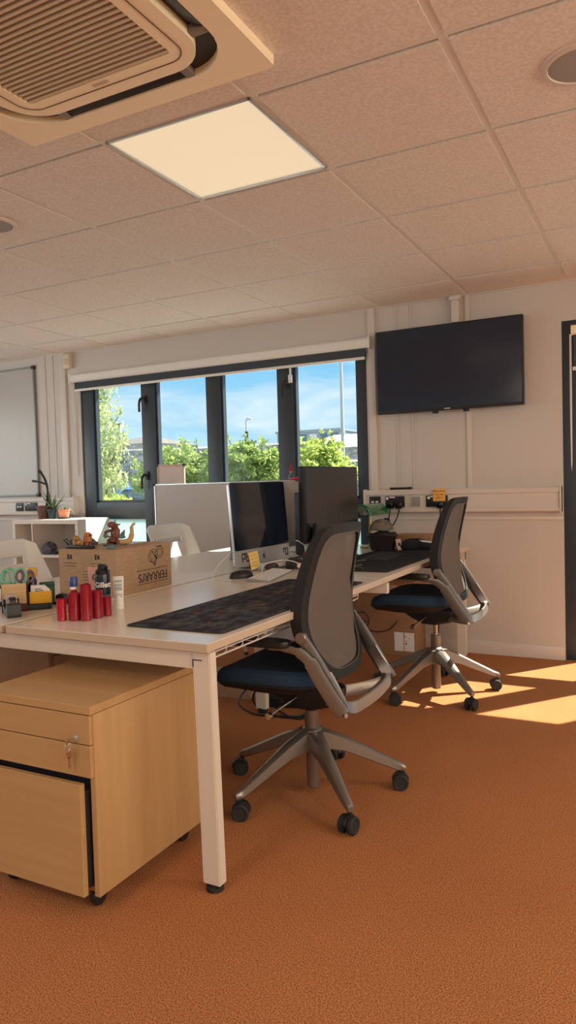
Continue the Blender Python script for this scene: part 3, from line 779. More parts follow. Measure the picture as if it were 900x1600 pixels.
def build_upper(t, dz):
    """everything the gas lift carries"""
    Z = lambda z: z + dz
    g = G(); g.lathe([(.013, .31), (.013, Z(.35))], seg=20); g.build('gas_piston', CHROME, t)
    # mechanism
    g = G()
    rr = []
    for x, hw, zb, zt in ((-.125, .045, .372, .402), (-.10, .062, .350, .408), (-.02, .070, .333, .410), (.05, .068, .335, .412), (.12, .060, .365, .414), (.17, .05, .395, .415)):
        rr.append([(x, a * hw, Z(z)) for a, z in ((-.85, zb), (.85, zb), (1, zb + .012), (1, zt + .004), (-1, zt + .004), (-1, zb + .012))])
    g.rings(rr); g.build('mechanism', BLACK, t)
    g = G()
    g.tube([(.03, .055, Z(.378)), (.045, .15, Z(.366)), (.06, .215, Z(.352))], .0055, 8); g.lathe([(.012, -.008), (.013, 0), (.012, .008)], (.062, .222, Z(.350)), 14, 'y')
    g.build('height_lever', CHROME, t)
    # seat pan and cushion
    def ring(sc, z, fx=0.0, droop=1.0):
        o = []
        for k in range(56):
            a = 2 * math.pi * k / 56; ca, sa = math.cos(a), math.sin(a)
            q = 3.6; e = (abs(ca) ** q + abs(sa) ** q) ** (-1 / q)
            x, y = ca * e * .245 * sc, sa * e * .245 * sc * (1 - .06 * max(0, -ca))
            zz = z - droop * .030 * max(0, (x - .06) / .185) ** 2 + .014 * (abs(y) / .245) ** 2.5 * droop
            o.append((x * .91 + .105 + fx, y, Z(zz)))
        return o
    g = G(); g.rings([ring(.42, .404, 0, 0), ring(.62, .408, 0, 0), ring(.88, .428), ring(.955, .443), ring(.955, .449)]); g.build('seat_pan', SHELLK, t)
    g = G(); g.rings([ring(.95, .445), ring(.995, .455), ring(1.0, .472), ring(.975, .491), ring(.92, .502), ring(.75, .503), ring(.5, .499), ring(.2, .496), ring(.02, .496)]); g.build('seat', NAVY, t)
    # backrest frame ring: section swept round the outline
    n = 64; out = back_outline(0, n); inn = back_outline(.036, n)
    secs = []
    for a, b in ((out, .036), (out, -.006), (inn, -.011), (inn, .014)):
        secs.append([Vector(back_pt(u, v, 0, b if b < .03 else b * (.45 + .55 * math.sin(math.pi * min(1, max(0, v))) ** .5))) + Vector((0, 0, dz)) for u, v in a])
    g = G(); g.rings(secs, cap=False, loop=True); g.build('back_frame', SHELLK, t, smooth=50)
    g = G()
    inn2 = back_outline(.032, n); rr = []
    for s_ in (1, .8, .6, .4, .2, .03):
        rr.append([back_pt(u * s_, .5 + (v - .5) * s_, 0, 0) + Vector((0, 0, dz)) for u, v in inn2])
    g.rings(rr); bmx = g.build('back_mesh', MESHF, t, smooth=80)
    # piping line round the mesh
    g = G(); g.tube([back_pt(u, v, 0, -.011) + Vector((0, 0, dz)) for u, v in inn], .0015, 6, loop=True); g.build('piping', mat('piping_grey', (.16, .15, .14), .5), bmx)
    # arms: plate from rear foot up to the pivot, branch forward to the pad; hoop across the rear
    for s_ in (1, -1):
        g = G()
        y = s_ * .232
        g.tube(smooth_path([(-.079, y, Z(.642)), (-.12, y, Z(.590)), (-.175, y, Z(.505)), (-.222, y, Z(.428)), (-.232, y, Z(.412))], 6), 1, flat=(.020, .006), upv=(0, 1, 0))
        g.lathe([(.001, s_ * .012), (.019, s_ * .011), (.021, s_ * .007), (.021, -s_ * .009)], (-.079, y, Z(.641)), 20, 'y')
        g.build('back_strut', SILV, t, smooth=24)
        y2 = s_ * .247
        g = G()
        g.tube(smooth_path([(.04, y2, Z(.604)), (-.02, y2, Z(.604)), (-.075, y2, Z(.594)), (-.118, y2, Z(.562)), (-.150, y2, Z(.512)), (-.195, y2, Z(.447)), (-.228, y2, Z(.405)), (-.234, y2, Z(.397))], 6), 1,
               flat=[(.010, .006)] * 6 + [(.013, .006)] * 6 + [(.019, .006)] * 6 + [(.026, .006)] * 18 + [(.022, .006)] * 6 + [(.014, .006)], upv=(0, 1, 0))
        g.build('arm_support', SILV, t, smooth=24)
        g = G()
        pr = [(.244, -.014), (.244, .014), (.23, .030), (.12, .036), (.02, .037), (-.025, .032), (-.042, .014), (-.042, -.014), (-.025, -.032), (.02, -.037), (.12, -.036), (.23, -.030)]
        g.prism([(a, b + y2) for a, b in pr], Z(.606), Z(.632), 'z', .009); g.build('armrest', BLACK, t)
    g = G()
    hoop = smooth_path([(-.165, .222, Z(.52)), (-.205, .222, Z(.455)), (-.226, .212, Z(.418)), (-.240, .175, Z(.402)), (-.248, .09, Z(.398)), (-.250, 0, Z(.397)), (-.248, -.09, Z(.398)), (-.240, -.175, Z(.402)), (-.226, -.212, Z(.418)), (-.205, -.222, Z(.455)), (-.165, -.222, Z(.52))], 6)
    nb = Vector((-.45, 0, .2))
    rr = []
    for i_, p in enumerate(hoop):
        a_ = hoop[max(0, i_ - 1)]; b_ = hoop[min(len(hoop) - 1, i_ + 1)]; d = (b_ - a_).normalized()
        wv = Vector((.75, 0, .66)) if abs(p.y) > .215 else Vector((.15 + .6 * max(0, (abs(p.y) - .15) / .065) ** 2, 0, 1)).normalized()
        wv = (wv - d * wv.dot(d)).normalized(); nn = d.cross(wv)
        rr.append([p + wv * a * .022 + nn * b * .006 for a, b in ((1, .4), (.85, 1), (-.85, 1), (-1, .4), (-1, -.4), (-.85, -1), (.85, -1), (1, -.4))])
    g.rings(rr)
    for s_ in (1, -1):
        g.tube(smooth_path([(-.232, s_ * .21, Z(.398)), (-.17, s_ * .13, Z(.385)), (-.10, s_ * .06, Z(.380)), (-.06, s_ * .04, Z(.380))], 6), 1, flat=(.022, .006), upv=(0, 1, .25))
    g.build('rear_hoop', SILV, t, smooth=24)
BASE_ANG = (136, 208, 280, -8, 64); CAST_ANG = (80, 20, 150, 40, 200)
ch1 = build_task_chair(); build_upper(ch1, 0.0)
ch1.location = (-1.19, 2.43, 0); ch1.rotation_euler = (0, 0, R(180.5))
ch1['label'] = 'nearer task chair with navy seat and grey mesh back, pulled up to speckled mat'; ch1['group'] = 'mesh back task chairs'
ch2 = build_task_chair(); build_upper(ch2, .05)
ch2.location = (-1.125, 3.87, 0); ch2.rotation_euler = (0, 0, R(181))
ch2['label'] = 'farther task chair with navy seat standing in the sunlight near the wall'; ch2['group'] = 'mesh back task chairs'

# ================================================================== things on the desk
def at(name, label, cat, x, y, rz=0, z=DZ, group=None): return thing(name, label, cat, (x, y, z), R(rz), group)
# desk mats
def desk_mat(x0, x1, y0, y1, label, m_):
    t = at('desk_mat', label, 'desk mat', (x0 + x1) / 2, (y0 + y1) / 2)
    a, b = (x1 - x0) / 2, (y1 - y0) / 2
    g = G(); g.prism(rrect(a, b, .02, 5), 0, .0035, 'z'); g.build('mat_surface', m_, t, smooth=0)
    g = G(); g.tube([(x, y, .0022) for x, y in rrect(a, b, .02, 5)], .0022, 6, loop=True); g.build('stitched_edge', BLACK, t)
desk_mat(-1.535, -1.168, 1.795, 2.935, 'black mat with red and grey specks on the nearer desk', MATF)
desk_mat(-1.62, -1.185, 3.285, 4.40, 'plain charcoal mat on the farther desk in front of the big monitor', mat('charcoal_mat', (.022, .024, .028), .85, spec=.2))

# cardboard box with printed side
bx = at('cardboard_box', 'brown cardboard box with upside down printing holding up toy figures', 'box', -2.128, 2.452, 2.5)
bw_, bl_, bh = .150, .195, .190
g = G(); g.box(-bw_, bw_, -bl_, bl_, 0, bh, .003); g.build('carton', CARD, bx)
g = G(); g.box(-bw_ + .002, bw_ - .002, -bl_ + .001, -.002, bh, bh + .003); g.box(-bw_ + .002, bw_ - .002, .002, bl_ - .001, bh, bh + .003); g.build('lid_flaps', CARD, bx)
g = G(); g.box(-.024, .024, -bl_ - .0005, bl_ + .0005, bh + .003, bh + .0035); g.box(-.024, .024, -bl_ - .0008, -bl_, bh - .06, bh + .003); g.build('packing_tape', mat('tape_brown', (.42, .30, .20), .25), bx, smooth=0)
fx = bw_ + .0004
text("FERRARI'S", .050, (fx, .055, .058), (0, -1, 0), (0, 0, -1), INK, bx, bold=.0006, sx_=.98)
g = G()
for z, a, b in ((.030, -.06, .165), (.088, -.06, .165)):
    k = a
    while k < b:
        d = random.uniform(.006, .016); g.box(fx - .0004, fx + .0003, k, min(b, k + d), z - .0016, z + .0016); k += d + .004
g.build('small_print', INK, bx, smooth=0)
g = G()                                                              # line drawing of two plump loaves on a stalk
for cy, cz, ry, rz_, sw in ((.055, .145, .034, .026, .35), (.105, .155, .030, .024, .25)):
    for sc in (1, .62):
        g.tube([(fx, cy + ry * sc * math.cos(a) * math.cos(sw) - rz_ * sc * math.sin(a) * math.sin(sw), cz + ry * sc * math.cos(a) * math.sin(sw) + rz_ * sc * math.sin(a) * math.cos(sw)) for a in [2 * math.pi * k / 24 for k in range(24)]], .0013, 5, loop=True)
for a, b in (((.04, .127), (.068, .100)), ((.085, .135), (.068, .100)), ((.068, .12), (.068, .100)), ((.062, .15), (.09, .13)), ((.05, .165), (.085, .125)), ((.078, .182), (.125, .182))):
    g.tube([(fx, *a), (fx, *b)], .0016, 5)
g.build('line_drawing', INK, bx)
g = G(); fy = -bl_ - .0004
for cx in (-.09, .055):
    g.box(cx - .012, cx - .003, fy - .0003, fy + .0004, .150, .172); g.box(cx + .001, cx + .012, fy - .0003, fy + .0004, .152, .170)
    for z, hw in ((.135, .035), (.123, .030)):
        k = cx - hw
        while k < cx + hw: d = random.uniform(.004, .010); g.box(k, k + d, fy - .0003, fy + .0004, z - .0013, z + .0013); k += d + .003
for q in range(7):
    k = -.02
    while k < .06 - .006 * (q % 3): d = random.uniform(.004, .012); g.box(k, k + d, fy - .0003, fy + .0004, .100 - q * .012, .1025 - q * .012); k += d + .003
g.build('printed_marks', INK, bx, smooth=0)

# toy figures on the box
TZ = DZ + bh + .0035
RUST = mat('toy_rust', (.16, .05, .035), .5, col2=(.24, .09, .05), nscale=40); TAN = mat('toy_tan', (.58, .38, .17), .55); TEAL = mat('toy_teal', (.07, .16, .17), .5, col2=(.12, .22, .2), nscale=50)
ORA = mat('toy_orange', (.55, .20, .07), .55, col2=(.42, .12, .05), nscale=45); GREYT = mat('toy_grey', (.10, .10, .11), .6, col2=(.17, .16, .16), nscale=40)
dg = at('toy_dragon', 'toy rearing dragon with rust red body and curled tan tail on the box', 'toy', -2.125, 2.44, 0, TZ)
g = G()
g.tube(smooth_path([(0, -.01, .012), (0, 0, .035), (0, .004, .06), (.0, .0, .082), (.004, -.012, .094), (.006, -.030, .092), (.008, -.044, .086)], 5), [.016] * 5 + [.020] * 8 + [.016] * 5 + [.010] * 5 + [.013] * 5 + [.010, .007, .005], 10)
for s_ in (1, -1):
    g.tube(smooth_path([(s_ * .01, -.005, .03), (s_ * .026, -.012, .02), (s_ * .022, -.006, .004)], 4), .008, 8)
    g.tube(smooth_path([(s_ * .012, -.008, .066), (s_ * .022, -.030, .060), (s_ * .014, -.042, .052)], 4), .006, 8)
g.tube([(.005, -.005, .098), (.006, .004, .116)], [.004, .001], 6); g.tube([(.005, .004, .092), (.005, .028, .088), (.005, .036, .092)], [.004, .003, .001], 6)
g.build('body', RUST, dg)
g = G(); g.tube(smooth_path([(0, .01, .014), (.01, .05, .010), (.012, .085, .018), (.008, .105, .045), (.006, .108, .075), (.006, .130, .088)], 6), [.013] * 12 + [.012] * 6 + [.009] * 6 + [.006] * 6 + [.002], 10); g.build('tail', TAN, dg)
g = G()
for s_ in (1, -1):
    g.prism([(.0, .03), (.03, .055), (.052, .066), (.048, .04), (.056, .03), (.035, .026)], s_ * .012, s_ * .016, 'x', .001)
g.build('wings', TEAL, dg)
g = G(); g.tube([(.004, -.034, .040), (.004, -.060, .045)], [.004, .004], 6); g.ball((.004, -.062, .046), .010); g.build('club', GREYT, dg)
g = G(); g.prism([(a * 1.4 - .0, b) for a, b in rrect(.03, .045, .02, 4)], -.0005, .006, 'z', .002); g.build('stand_base', GREYT, dg)
tb = at('toy_creature', 'orange round-headed toy creature with grey tail beside the red dragon', 'toy', -2.20, 2.36, 20, TZ)
g = G(); g.tube(smooth_path([(0, -.012, .004), (0, -.014, .024), (0, -.010, .046), (0, -.002, .062)], 5), [.014] * 5 + [.019] * 5 + [.018] * 3 + [.014, .009, .004], 12); g.tube([(0, -.026, .05), (0, -.046, .052)], [.004, .002], 6)
g.build('body', ORA, tb)
g = G(); g.tube(smooth_path([(0, .002, .014), (0, .03, .022), (0, .055, .012), (.005, .08, .008)], 5), [.016] * 5 + [.013] * 5 + [.008] * 5 + [.003], 10); g.build('tail', GREYT, tb)
for s_ in (1, -1):
    g = G(); g.ball((.016, -.014 + s_ * .008, .050), .0035); g.build('eye', BLACK, tb)
tf = at('toy_figure', 'small yellow and brown toy figure crouching at the left edge of box', 'toy', -2.215, 2.312, 0, TZ)
YEL = mat('toy_yellow', (.50, .28, .06), .5, col2=(.32, .14, .03), nscale=60)
g = G(); g.ball((0, 0, .022), (.016, .020, .018)); g.ball((.004, -.014, .040), .013); g.tube([(.006, .01, .02), (.016, .022, .004)], .006, 8); g.tube([(.006, -.01, .02), (.018, -.016, .004)], .006, 8); g.build('body', YEL, tf)
tw = at('toy_scenery', 'black twiggy toy base lying along front edge of the box', 'toy', -2.172, 2.29, -3, TZ)
g = G(); g.box(-.075, .07, -.022, .006, 0, .014, .004)
for x, y, z in ((-.085, -.02, .034), (-.058, -.03, .040), (-.066, 0, .032), (.02, -.008, .022), (.05, -.008, .024)):
    g.tube([(x * .8, -.006, .010), (x, y, z)], [.004, .002], 6); g.ball((x, y, z), .004, 8, 6)
g.build('base', BLACK, tw)
g = G(); g.box(-.012, .012, -.012, .012, 0, .018, .003)
tag(g.build('toy_block', TEAL, loc=(-2.01, 2.284, TZ)), 'tiny teal toy block at the near corner of the box', 'toy')
g = G(); g.lathe([(.013, 0), (.013, .028), (.011, .030), (.001, .030)], seg=18)
tag(g.build('paper_roll', PAPER, loc=(-2.262, 2.352, TZ)), 'small white roll standing on the left end of the box', 'roll')

# red bottles, can, tubes
RED = mat('red_plastic', (.42, .012, .035), .18, trans=.35); RED2 = mat('red_bright', (.60, .012, .04), .2, trans=.35)
def red_bottle(x, y, r, h, label, cap=False, m_=None):
    t = at('red_bottle', label, 'bottle', x, y, group='red plastic bottles and tubs')
    g = G(); g.lathe([(.0, 0), (r - .002, 0), (r, .002), (r, h - .002), (r - .002, h)] + ([(r * .45, h + .006), (r * .45, h + .02), (.0, h + .02)] if cap else [(r - .004, h - .001), (r - .004, h - .010), (.0, h - .010)]), seg=28)
    g.build('bottle', m_ or RED, t)
    if cap:
        g = G(); g.lathe([(.012, h + .012), (.012, h + .024)], seg=20); g.build('collar', PAPER, t)
        g = G(); g.lathe([(.0, h + .022), (.0135, h + .022), (.0135, h + .052), (.0125, h + .054), (.0, h + .054)], seg=22); g.build('cap', mat('cap_blue', (.015, .04, .22), .3), t)
red_bottle(-1.812, 1.801, .0165, .074, 'short bright red tub at the left end of the red row', m_=RED2)
red_bottle(-1.774, 1.822, .0205, .093, 'red bottle with blue cap second from left in the row', True)
red_bottle(-1.731, 1.832, .0192, .122, 'tallest red tub in the middle of the row')
red_bottle(-1.732, 1.886, .020, .094, 'wide medium red tub right of the tallest one')
red_bottle(-1.722, 1.926, .0145, .068, 'small dark red tub tucked against the shaving gel can')
sc = at('shaving_gel_can', 'black and teal shaving gel can with white lettering', 'can', -1.792, 1.985, 0)
r = .0268
g = G(); g.lathe([(.0, 0), (r - .001, 0), (r, .002), (r, .062)], seg=32); g.build('lower_body', mat('can_teal', (.02, .22, .28), .25), sc)
g = G(); g.lathe([(r, .062), (r, .128), (r * .95, .136)], seg=32); g.build('upper_body', mat('can_navy', (.006, .010, .022), .25), sc)
g = G(); g.lathe([(r * .95, .134), (r * .93, .150), (r * .62, .156), (r * .60, .168), (r * .42, .172), (.0, .172)], seg=28); g.box(-.006, .022, -.006, .006, .156, .166, .002); g.build('cap', BLACKG, sc)
vd = Vector((-1.792, 1.985, 0)); vd.normalize(); td = Vector((-vd.y, vd.x, 0)) * -1
ca, sa_ = math.cos(R(16)), math.sin(R(16)); vd2 = Vector((vd.x * ca - vd.y * sa_, vd.x * sa_ + vd.y * ca, 0)); td2 = Vector((vd2.y, -vd2.x, 0))
text('Gillette', .026, (-vd2 * (r + .0006))[:2] + (.099,), td2, (0, 0, 1), PAPER, sc, bold=.0006, bend=r + .0006)
text('shave gel', .009, (-vd * (r + .0006))[:2] + (.058,), Vector((vd.y, -vd.x, 0)), (0, 0, 1), PAPER, sc, bend=r + .0006)
def tube_pack(name, x, y, h, wid, m_, capm, label, rz):
    t = at(name, label, 'tube', x, y, rz)
    g = G(); rr = []
    for k in range(7):
        v = k / 6; z = .018 + (h - .018) * v; a = wid * (.82 + .18 * v); b = .016 * (1 - v) + .0015
        rr.append([(a * math.cos(2 * math.pi * q / 20), b * math.sin(2 * math.pi * q / 20), z) for q in range(20)])
    g.rings(rr); g.build('tube_body', m_, t)
    g = G(); g.lathe([(.0, 0), (.017, 0), (.018, .018), (.0, .019)], seg=20); g.build('cap', capm, t)
    return t
pk = tube_pack('cream_tube', -1.862, 2.025, .155, .027, mat('tube_pink', (.66, .36, .33), .4), PAPER, 'pink squeeze tube standing upside down behind the can', 40)
g = G(); g.tube([(.010 * math.cos(a), -.0085, .118 + .010 * math.sin(a)) for a in [R(40 + 280 * k / 14) for k in range(15)]], .0016, 5); g.build('ring_logo', INK, pk)
wt = tube_pack('cream_tube', -1.788, 2.063, .118, .020, PAPER, PAPER, 'white squeeze tube to the right of the shaving can', 42)
g = G()
for z in (.10, .085, .075, .068, .05, .043): g.box(-.014, .013 - .02 * (z % .02), -.0125, -.0055, z, z + .003)
g.build('small_print', mat('print_grey', (.3, .32, .33), .7), wt, smooth=0)

# stationery cluster at the left edge
og = at('pen_organiser', 'maroon desk organiser with plain kraft front holding scissors', 'organiser', -2.141, 1.899, 46)
g = G()
for b in ((-.045, .045, -.04, -.037, .0, .10), (-.045, .045, .037, .04, 0, .10), (-.045, -.042, -.04, .04, 0, .10), (.042, .045, -.04, .04, 0, .10), (-.045, .045, -.04, .04, 0, .004)): g.box(*b)
g.build('box', mat('maroon_card', (.10, .012, .018), .5), og, smooth=0)
g = G(); g.box(-.043, .041, -.0445, -.0405, .030, .104, .001); g.build('kraft_front', mat('kraft', (.52, .36, .17), .75, col2=(.58, .42, .22), nscale=8, stretch=(1, 1, 20)), og)
MINT = mat('mint_handle', (.18, .44, .31), .4); PURP = mat('purple_handle', (.16, .09, .14), .45)
def scissors(x, y, rz, lean, m_, label, sz=1.0):
    t = at('scissors', label, 'scissors', x, y, rz, DZ + .008)
    t.rotation_euler = (R(-3), R(lean), R(rz))
    for s_ in (1, -1):
        g = G(); pts = [(s_ * (.004 + .0), 0, .075)] + [(s_ * .019 + .015 * sz * math.cos(a), 0, .115 + .024 * sz * math.sin(a)) for a in [R(-100 + (-s_) * 0 + 360 * k / 22) for k in range(23)]]
        g.tube(pts[1:-1], .0052, 8, loop=True); g.tube([pts[0], (s_ * .012, 0, .095)], .005, 8); g.build('handle', m_, t)
        g = G(); g.prism([(s_ * .001, .004), (s_ * .006, .02), (s_ * .007, .08), (-s_ * .004, .08), (-s_ * .002, .02)], .0012 * s_ - .001, .0012 * s_ + .001, 'y'); g.build('blade', CHROME, t, smooth=0)
scissors(-2.170, 1.874, 42, -5, MINT, 'mint green handled scissors standing at the left of the organiser', 1.1)
scissors(-2.148, 1.904, 40, 2, MINT, 'mint green handled scissors with larger loops in the organiser centre', 1.3)
scissors(-2.128, 1.925, 52, 5, PURP, 'dull purple handled scissors at the right of the organiser', .8)
gl = at('glue_stick', 'navy glue bottle with yellow cap standing in the organiser corner', 'glue', -2.132, 1.975, 0)
g = G(); g.lathe([(.0, 0), (.017, 0), (.017, .10), (.012, .115), (.0, .115)], seg=20); g.build('bottle', mat('bottle_navy', (.012, .016, .04), .35), gl)
g = G(); g.lathe([(.0, .115), (.020, .117), (.021, .140), (.016, .150), (.0, .151)], seg=20); g.build('cap', mat('cap_yellow', (.62, .36, .03), .4), gl)
yb = at('card_holder', 'yellow open card holder filled with white cards', 'card holder', -2.084, 1.969, 46, DZ + .0215)
g = G()
for b in ((-.040, .040, -.028, -.026, 0, .045), (-.040, .040, .026, .028, 0, .03), (-.040, -.038, -.028, .028, 0, .04), (.038, .040, -.028, .028, 0, .04), (-.040, .040, -.028, .028, 0, .002)): g.box(*b)
g.build('tray', mat('bright_yellow', (.78, .42, .02), .45), yb, smooth=0)
g = G()
for k in range(7): g.prism([(-.034, .004), (.034, .004), (.034, .050 - k * .001), (.016, .064), (-.034, .066)], -.020 + k * .005, -.0175 + k * .005, 'y')
g.build('cards', PAPER, yb, smooth=0)
g = G()
for z, a in ((.052, .010), (.045, .016)): g.box(-.02, a - .006, -.0203, -.0199, z, z + .003)
g.build('card_print', INK, yb, smooth=0)
bt = at('studded_tray', 'long black studded tray under the yellow card holder', 'tray', -2.085, 1.958, 46)
g = G(); g.box(-.062, .046, -.034, .034, 0, .020, .002)
for k in range(7): g.lathe([(.0055, -.0355), (.0055, -.033)], (-.052 + k * .015, 0, .011), 12, 'y')
g.build('tray_body', BLACK, bt)
gb = at('index_box', 'dark green small box behind the yellow card holder', 'box', -2.118, 2.035, 46)
g = G(); g.box(-.028, .028, -.016, .016, 0, .088, .002); g.build('box_body', mat('dark_green', (.01, .07, .035), .5), gb)
g = G(); g.box(-.0285, .0285, -.0165, .0165, .075, .078); g.build('lid_seam', BLACK, gb, smooth=0)
hp = at('hole_punch', 'low black hole punch between green box and cardboard box', 'hole punch', -2.06, 2.085, 30)
g = G(); g.box(-.05, .04, -.025, .025, 0, .012, .003); g.build('base', BLACK, hp)
g = G(); g.prism([(-.045, .012), (.035, .012), (.030, .030), (-.03, .042), (-.045, .035)], -.018, .018, 'y', .004); g.build('lever', BLACKG, hp)
td_ = at('tape_dispenser', 'dark grey tape dispenser at the left edge of the desk', 'tape dispenser', -2.063, 1.815, -35)
g = G(); g.prism([(-.075, .0), (.055, .0), (.060, .010), (.055, .045), (.035, .050), (.022, .030), (-.02, .022), (-.05, .034), (-.072, .030)], -.024, .024, 'y', .004); g.build('body', mat('dispenser_grey', (.035, .036, .038), .5), td_)
g = G(); g.lathe([(.012, -.018), (.030, -.018), (.030, .018), (.012, .018)], (-.035, 0, .042), 28, 'y'); g.build('tape_roll', mat('tape_clear', (.50, .44, .38), .3), td_)
g = G(); g.lathe([(.013, -.027), (.013, .027)], (-.035, 0, .042), 16, 'y'); g.build('hub', BLACK, td_)
g = G(); g.tube(smooth_path([(.035, 0, .05), (.03, 0, .062), (.012, 0, .066), (-.002, 0, .058)], 4), 1, flat=(.011, .002)); g.build('cutter_guard', BLACK, td_)
wr = at('tape_reel', 'white tape reel lying half out of view at left edge', 'tape', -2.235, 1.78, 0)
g = G(); g.lathe([(.02, 0), (.042, 0), (.042, .03), (.02, .03)], seg=28); g.build('reel', WHITEP, wr)
g = G(); g.lathe([(.018, .001), (.0205, .001), (.0205, .031), (.018, .031)], seg=24); g.build('core', GREYT, wr)
sp = at('stapler', 'white and black stapler standing behind the tape dispenser', 'stapler', -2.33, 1.93, 30)
g = G(); g.box(-.06, .06, -.018, .018, 0, .014, .004); g.build('base', BLACK, sp)
g = G(); g.prism([(-.06, .02), (.06, .026), (.065, .045), (.02, .058), (-.055, .050)], -.017, .017, 'y', .005); g.build('arm', WHITEP, sp)

# ------------------------------------------------------------------ computers
def computer(x, y, rz, z0, label, tilt=4):
    t = at('desktop_computer', label, 'computer', x, y, rz)                # faces local +X; screen runs along Y
    Mt = Matrix.Translation((0, 0, z0)) @ Matrix.Rotation(R(-tilt), 4, 'Y')
    g = G(); hw, h_ = .262, .425
    out = [(a, b + h_ / 2) for a, b in rrect(hw, h_ / 2, .014, 4)]
    rr = []
    for xx, sc in ((.012, 1), (.004, 1), (-.006, .985), (-.022, .80), (-.032, .45), (-.034, .05)):
        rr.append([Mt @ Vector((xx, a * sc, (b - h_ / 2) * sc + h_ / 2)) for a, b in out])
    g.rings(rr); g.build('case', mat('computer_aluminium', (.56, .56, .56), .32, metal=.6), t)
    g = G(); g.prism([(a, b + .082 + (h_ - .084) / 2) for a, b in rrect(hw - .002, (h_ - .086) / 2, .012, 4)], .0118, .0135, 'x', M=Mt); g.build('screen', SCREEN, t, smooth=0)
    def logo(xx, cz, s_, sgn):
        g = G(); pts = []
        for k in range(26):
            a = 2 * math.pi * k / 26; rr_ = s_ * (1 - .10 * math.cos(2 * a - math.pi) * (1 if math.sin(a) > 0 else .4)); pts.append((rr_ * .86 * math.cos(a), rr_ * math.sin(a) + cz))
        for i, (a, b) in enumerate(pts):                                # bite on one side, dip at the top
            d = math.hypot(a - sgn * s_ * 1.02, b - cz - s_ * .1)
            if d < s_ * .45: pts[i] = (sgn * s_ * .62, b)
            if abs(a) < s_ * .2 and b > cz: pts[i] = (a, b - s_ * .10)
        g.prism(pts, xx - .0004, xx + .0004, 'x', M=Mt)
        lf = [(s_ * .05 + s_ * .16 * math.cos(q) + s_ * .0, cz + s_ * 1.32 + s_ * .34 * math.sin(q)) for q in [2 * math.pi * k / 12 for k in range(12)]]
        g.prism(lf, xx - .0004, xx + .0004, 'x', M=Mt); g.build('emblem', mat('emblem_grey', (.09, .09, .10), .3), t, smooth=0)
    logo(.0126, .038, .016, 1); logo(-.0345, .26, .032, -1)
    g = G()
    g.tube(smooth_path([(.085, 0, .0045), (.0, 0, .0045), (-.07, 0, .0045), (-.098, 0, .014), (-.096, 0, .04), (-.03, 0, z0 + .17)], 6), 1, flat=(.095, .0042), upv=(1, 0, 1)); g.build('stand', ALU, t)
    return t, Mt
c1, M1 = computer(-1.868, 3.283, -3, .030, 'silver all-in-one computer with dark screen facing the nearer chair')
g = G()
for b in ((-.205, -.165, .060, .068), (-.205, -.197, .022, .068), (-.205, -.178, .036, .044), (-.180, -.172, .036, .068), (-.168, -.160, .022, .070), (-.160, -.140, .022, .030), (-.148, -.140, .022, .052), (-.160, -.140, .045, .052)): g.box(.0122, .0128, b[0], b[1], b[2], b[3], M=M1)
g.build('block_sticker', INK, c1, smooth=0, label='black blocky letter sticker')
g = G()
for b in ((.195, .245, .052, .060), (.195, .203, .035, .060), (.215, .223, .020, .052), (.215, .245, .020, .028), (.237, .245, .02, .05)): g.box(.0122, .0128, b[0], b[1], b[2], b[3], M=M1)
g.build('angular_sticker', INK, c1, smooth=0)
ny = thing('sticky_note', 'yellow sticky note hanging from the bottom edge of the silver computer', 'note', (-1.849, 3.178, DZ + .012), R(-6))
g = G(); Mn = Matrix.Rotation(R(5), 4, 'X') @ Matrix.Rotation(R(-8), 4, 'Y'); g.box(0, .0005, -.040, .040, 0, .088, M=Mn); g.build('note_sheet', YELN, ny, smooth=0)
g = G()
for k in range(4):
    q = -.03
    while q < .024: d = random.uniform(.006, .014); g.box(.0004, .0009, q, q + d, .070 - k * .018, .0725 - k * .018, M=Mn); q += d + .004
g.build('handwriting', mat('pencil', (.36, .25, .10), .8), ny, smooth=0)
c2, M2 = computer(-2.13, 4.235, 180, .035, 'silver all-in-one computer seen from behind on the far side desk', 3)
mo = at('monitor', 'large black monitor facing the farther chair, dark screen', 'monitor', -1.715, 3.868, -1.5)
g = G(); g.box(-.040, 0, -.355, .355, .118, .532, .006); g.box(-.075, -.035, -.2, .2, .2, .45, .015); g.build('case', BLACK, mo)
g = G(); g.box(-.0005, .0012, -.345, .345, .132, .523); g.build('screen', mat('monitor_screen', (.016, .020, .029), .22, spec=.6), mo, smooth=0)
g = G(); g.prism(rrect(.10, .13, .02), 0, .012, 'z', .003); g.tube([(-.05, 0, .01), (-.055, 0, .30)], .022, 12); g.build('stand', BLACK, mo)
ct = at('computer_tower', 'slim black computer tower standing between silver computer and black monitor', 'computer', -1.925, 3.965, 0)
g = G(); g.box(-.075, .075, -.045, .045, .006, .385, .006); g.build('case', BLACK, ct)
g = G(); g.box(.0752, .0785, -.040, .040, .02, .37, .004); g.build('front_panel', BLACKG, ct)
g = G(); g.box(-.065, .065, -.03, .03, 0, .007); g.build('feet', DARK, ct, smooth=0)
rt_ = at('router', 'black upright router standing on the desk left of the silver computer', 'router', -2.235, 3.625, -20)
g = G(); g.prism([(-.055, .0), (.055, .0), (.045, .012), (.040, .03), (.040, .165), (.035, .17), (-.035, .17), (-.040, .165), (-.040, .03), (-.045, .012)], -.018, .018, 'y', .003); g.build('case', BLACK, rt_)
g = G()
for k in range(9): g.box(-.0405, .0405, -.0185, .0185, .04 + k * .013, .044 + k * .013)
g.build('vents', DARK, rt_, smooth=0)
tl = at('tablet', 'black tablet leaning at a slant behind the nearer chair', 'tablet', -1.66, 3.53, -8)
Mt = Matrix.Rotation(R(-28), 4, 'X') @ Matrix.Rotation(R(-12), 4, 'Y')
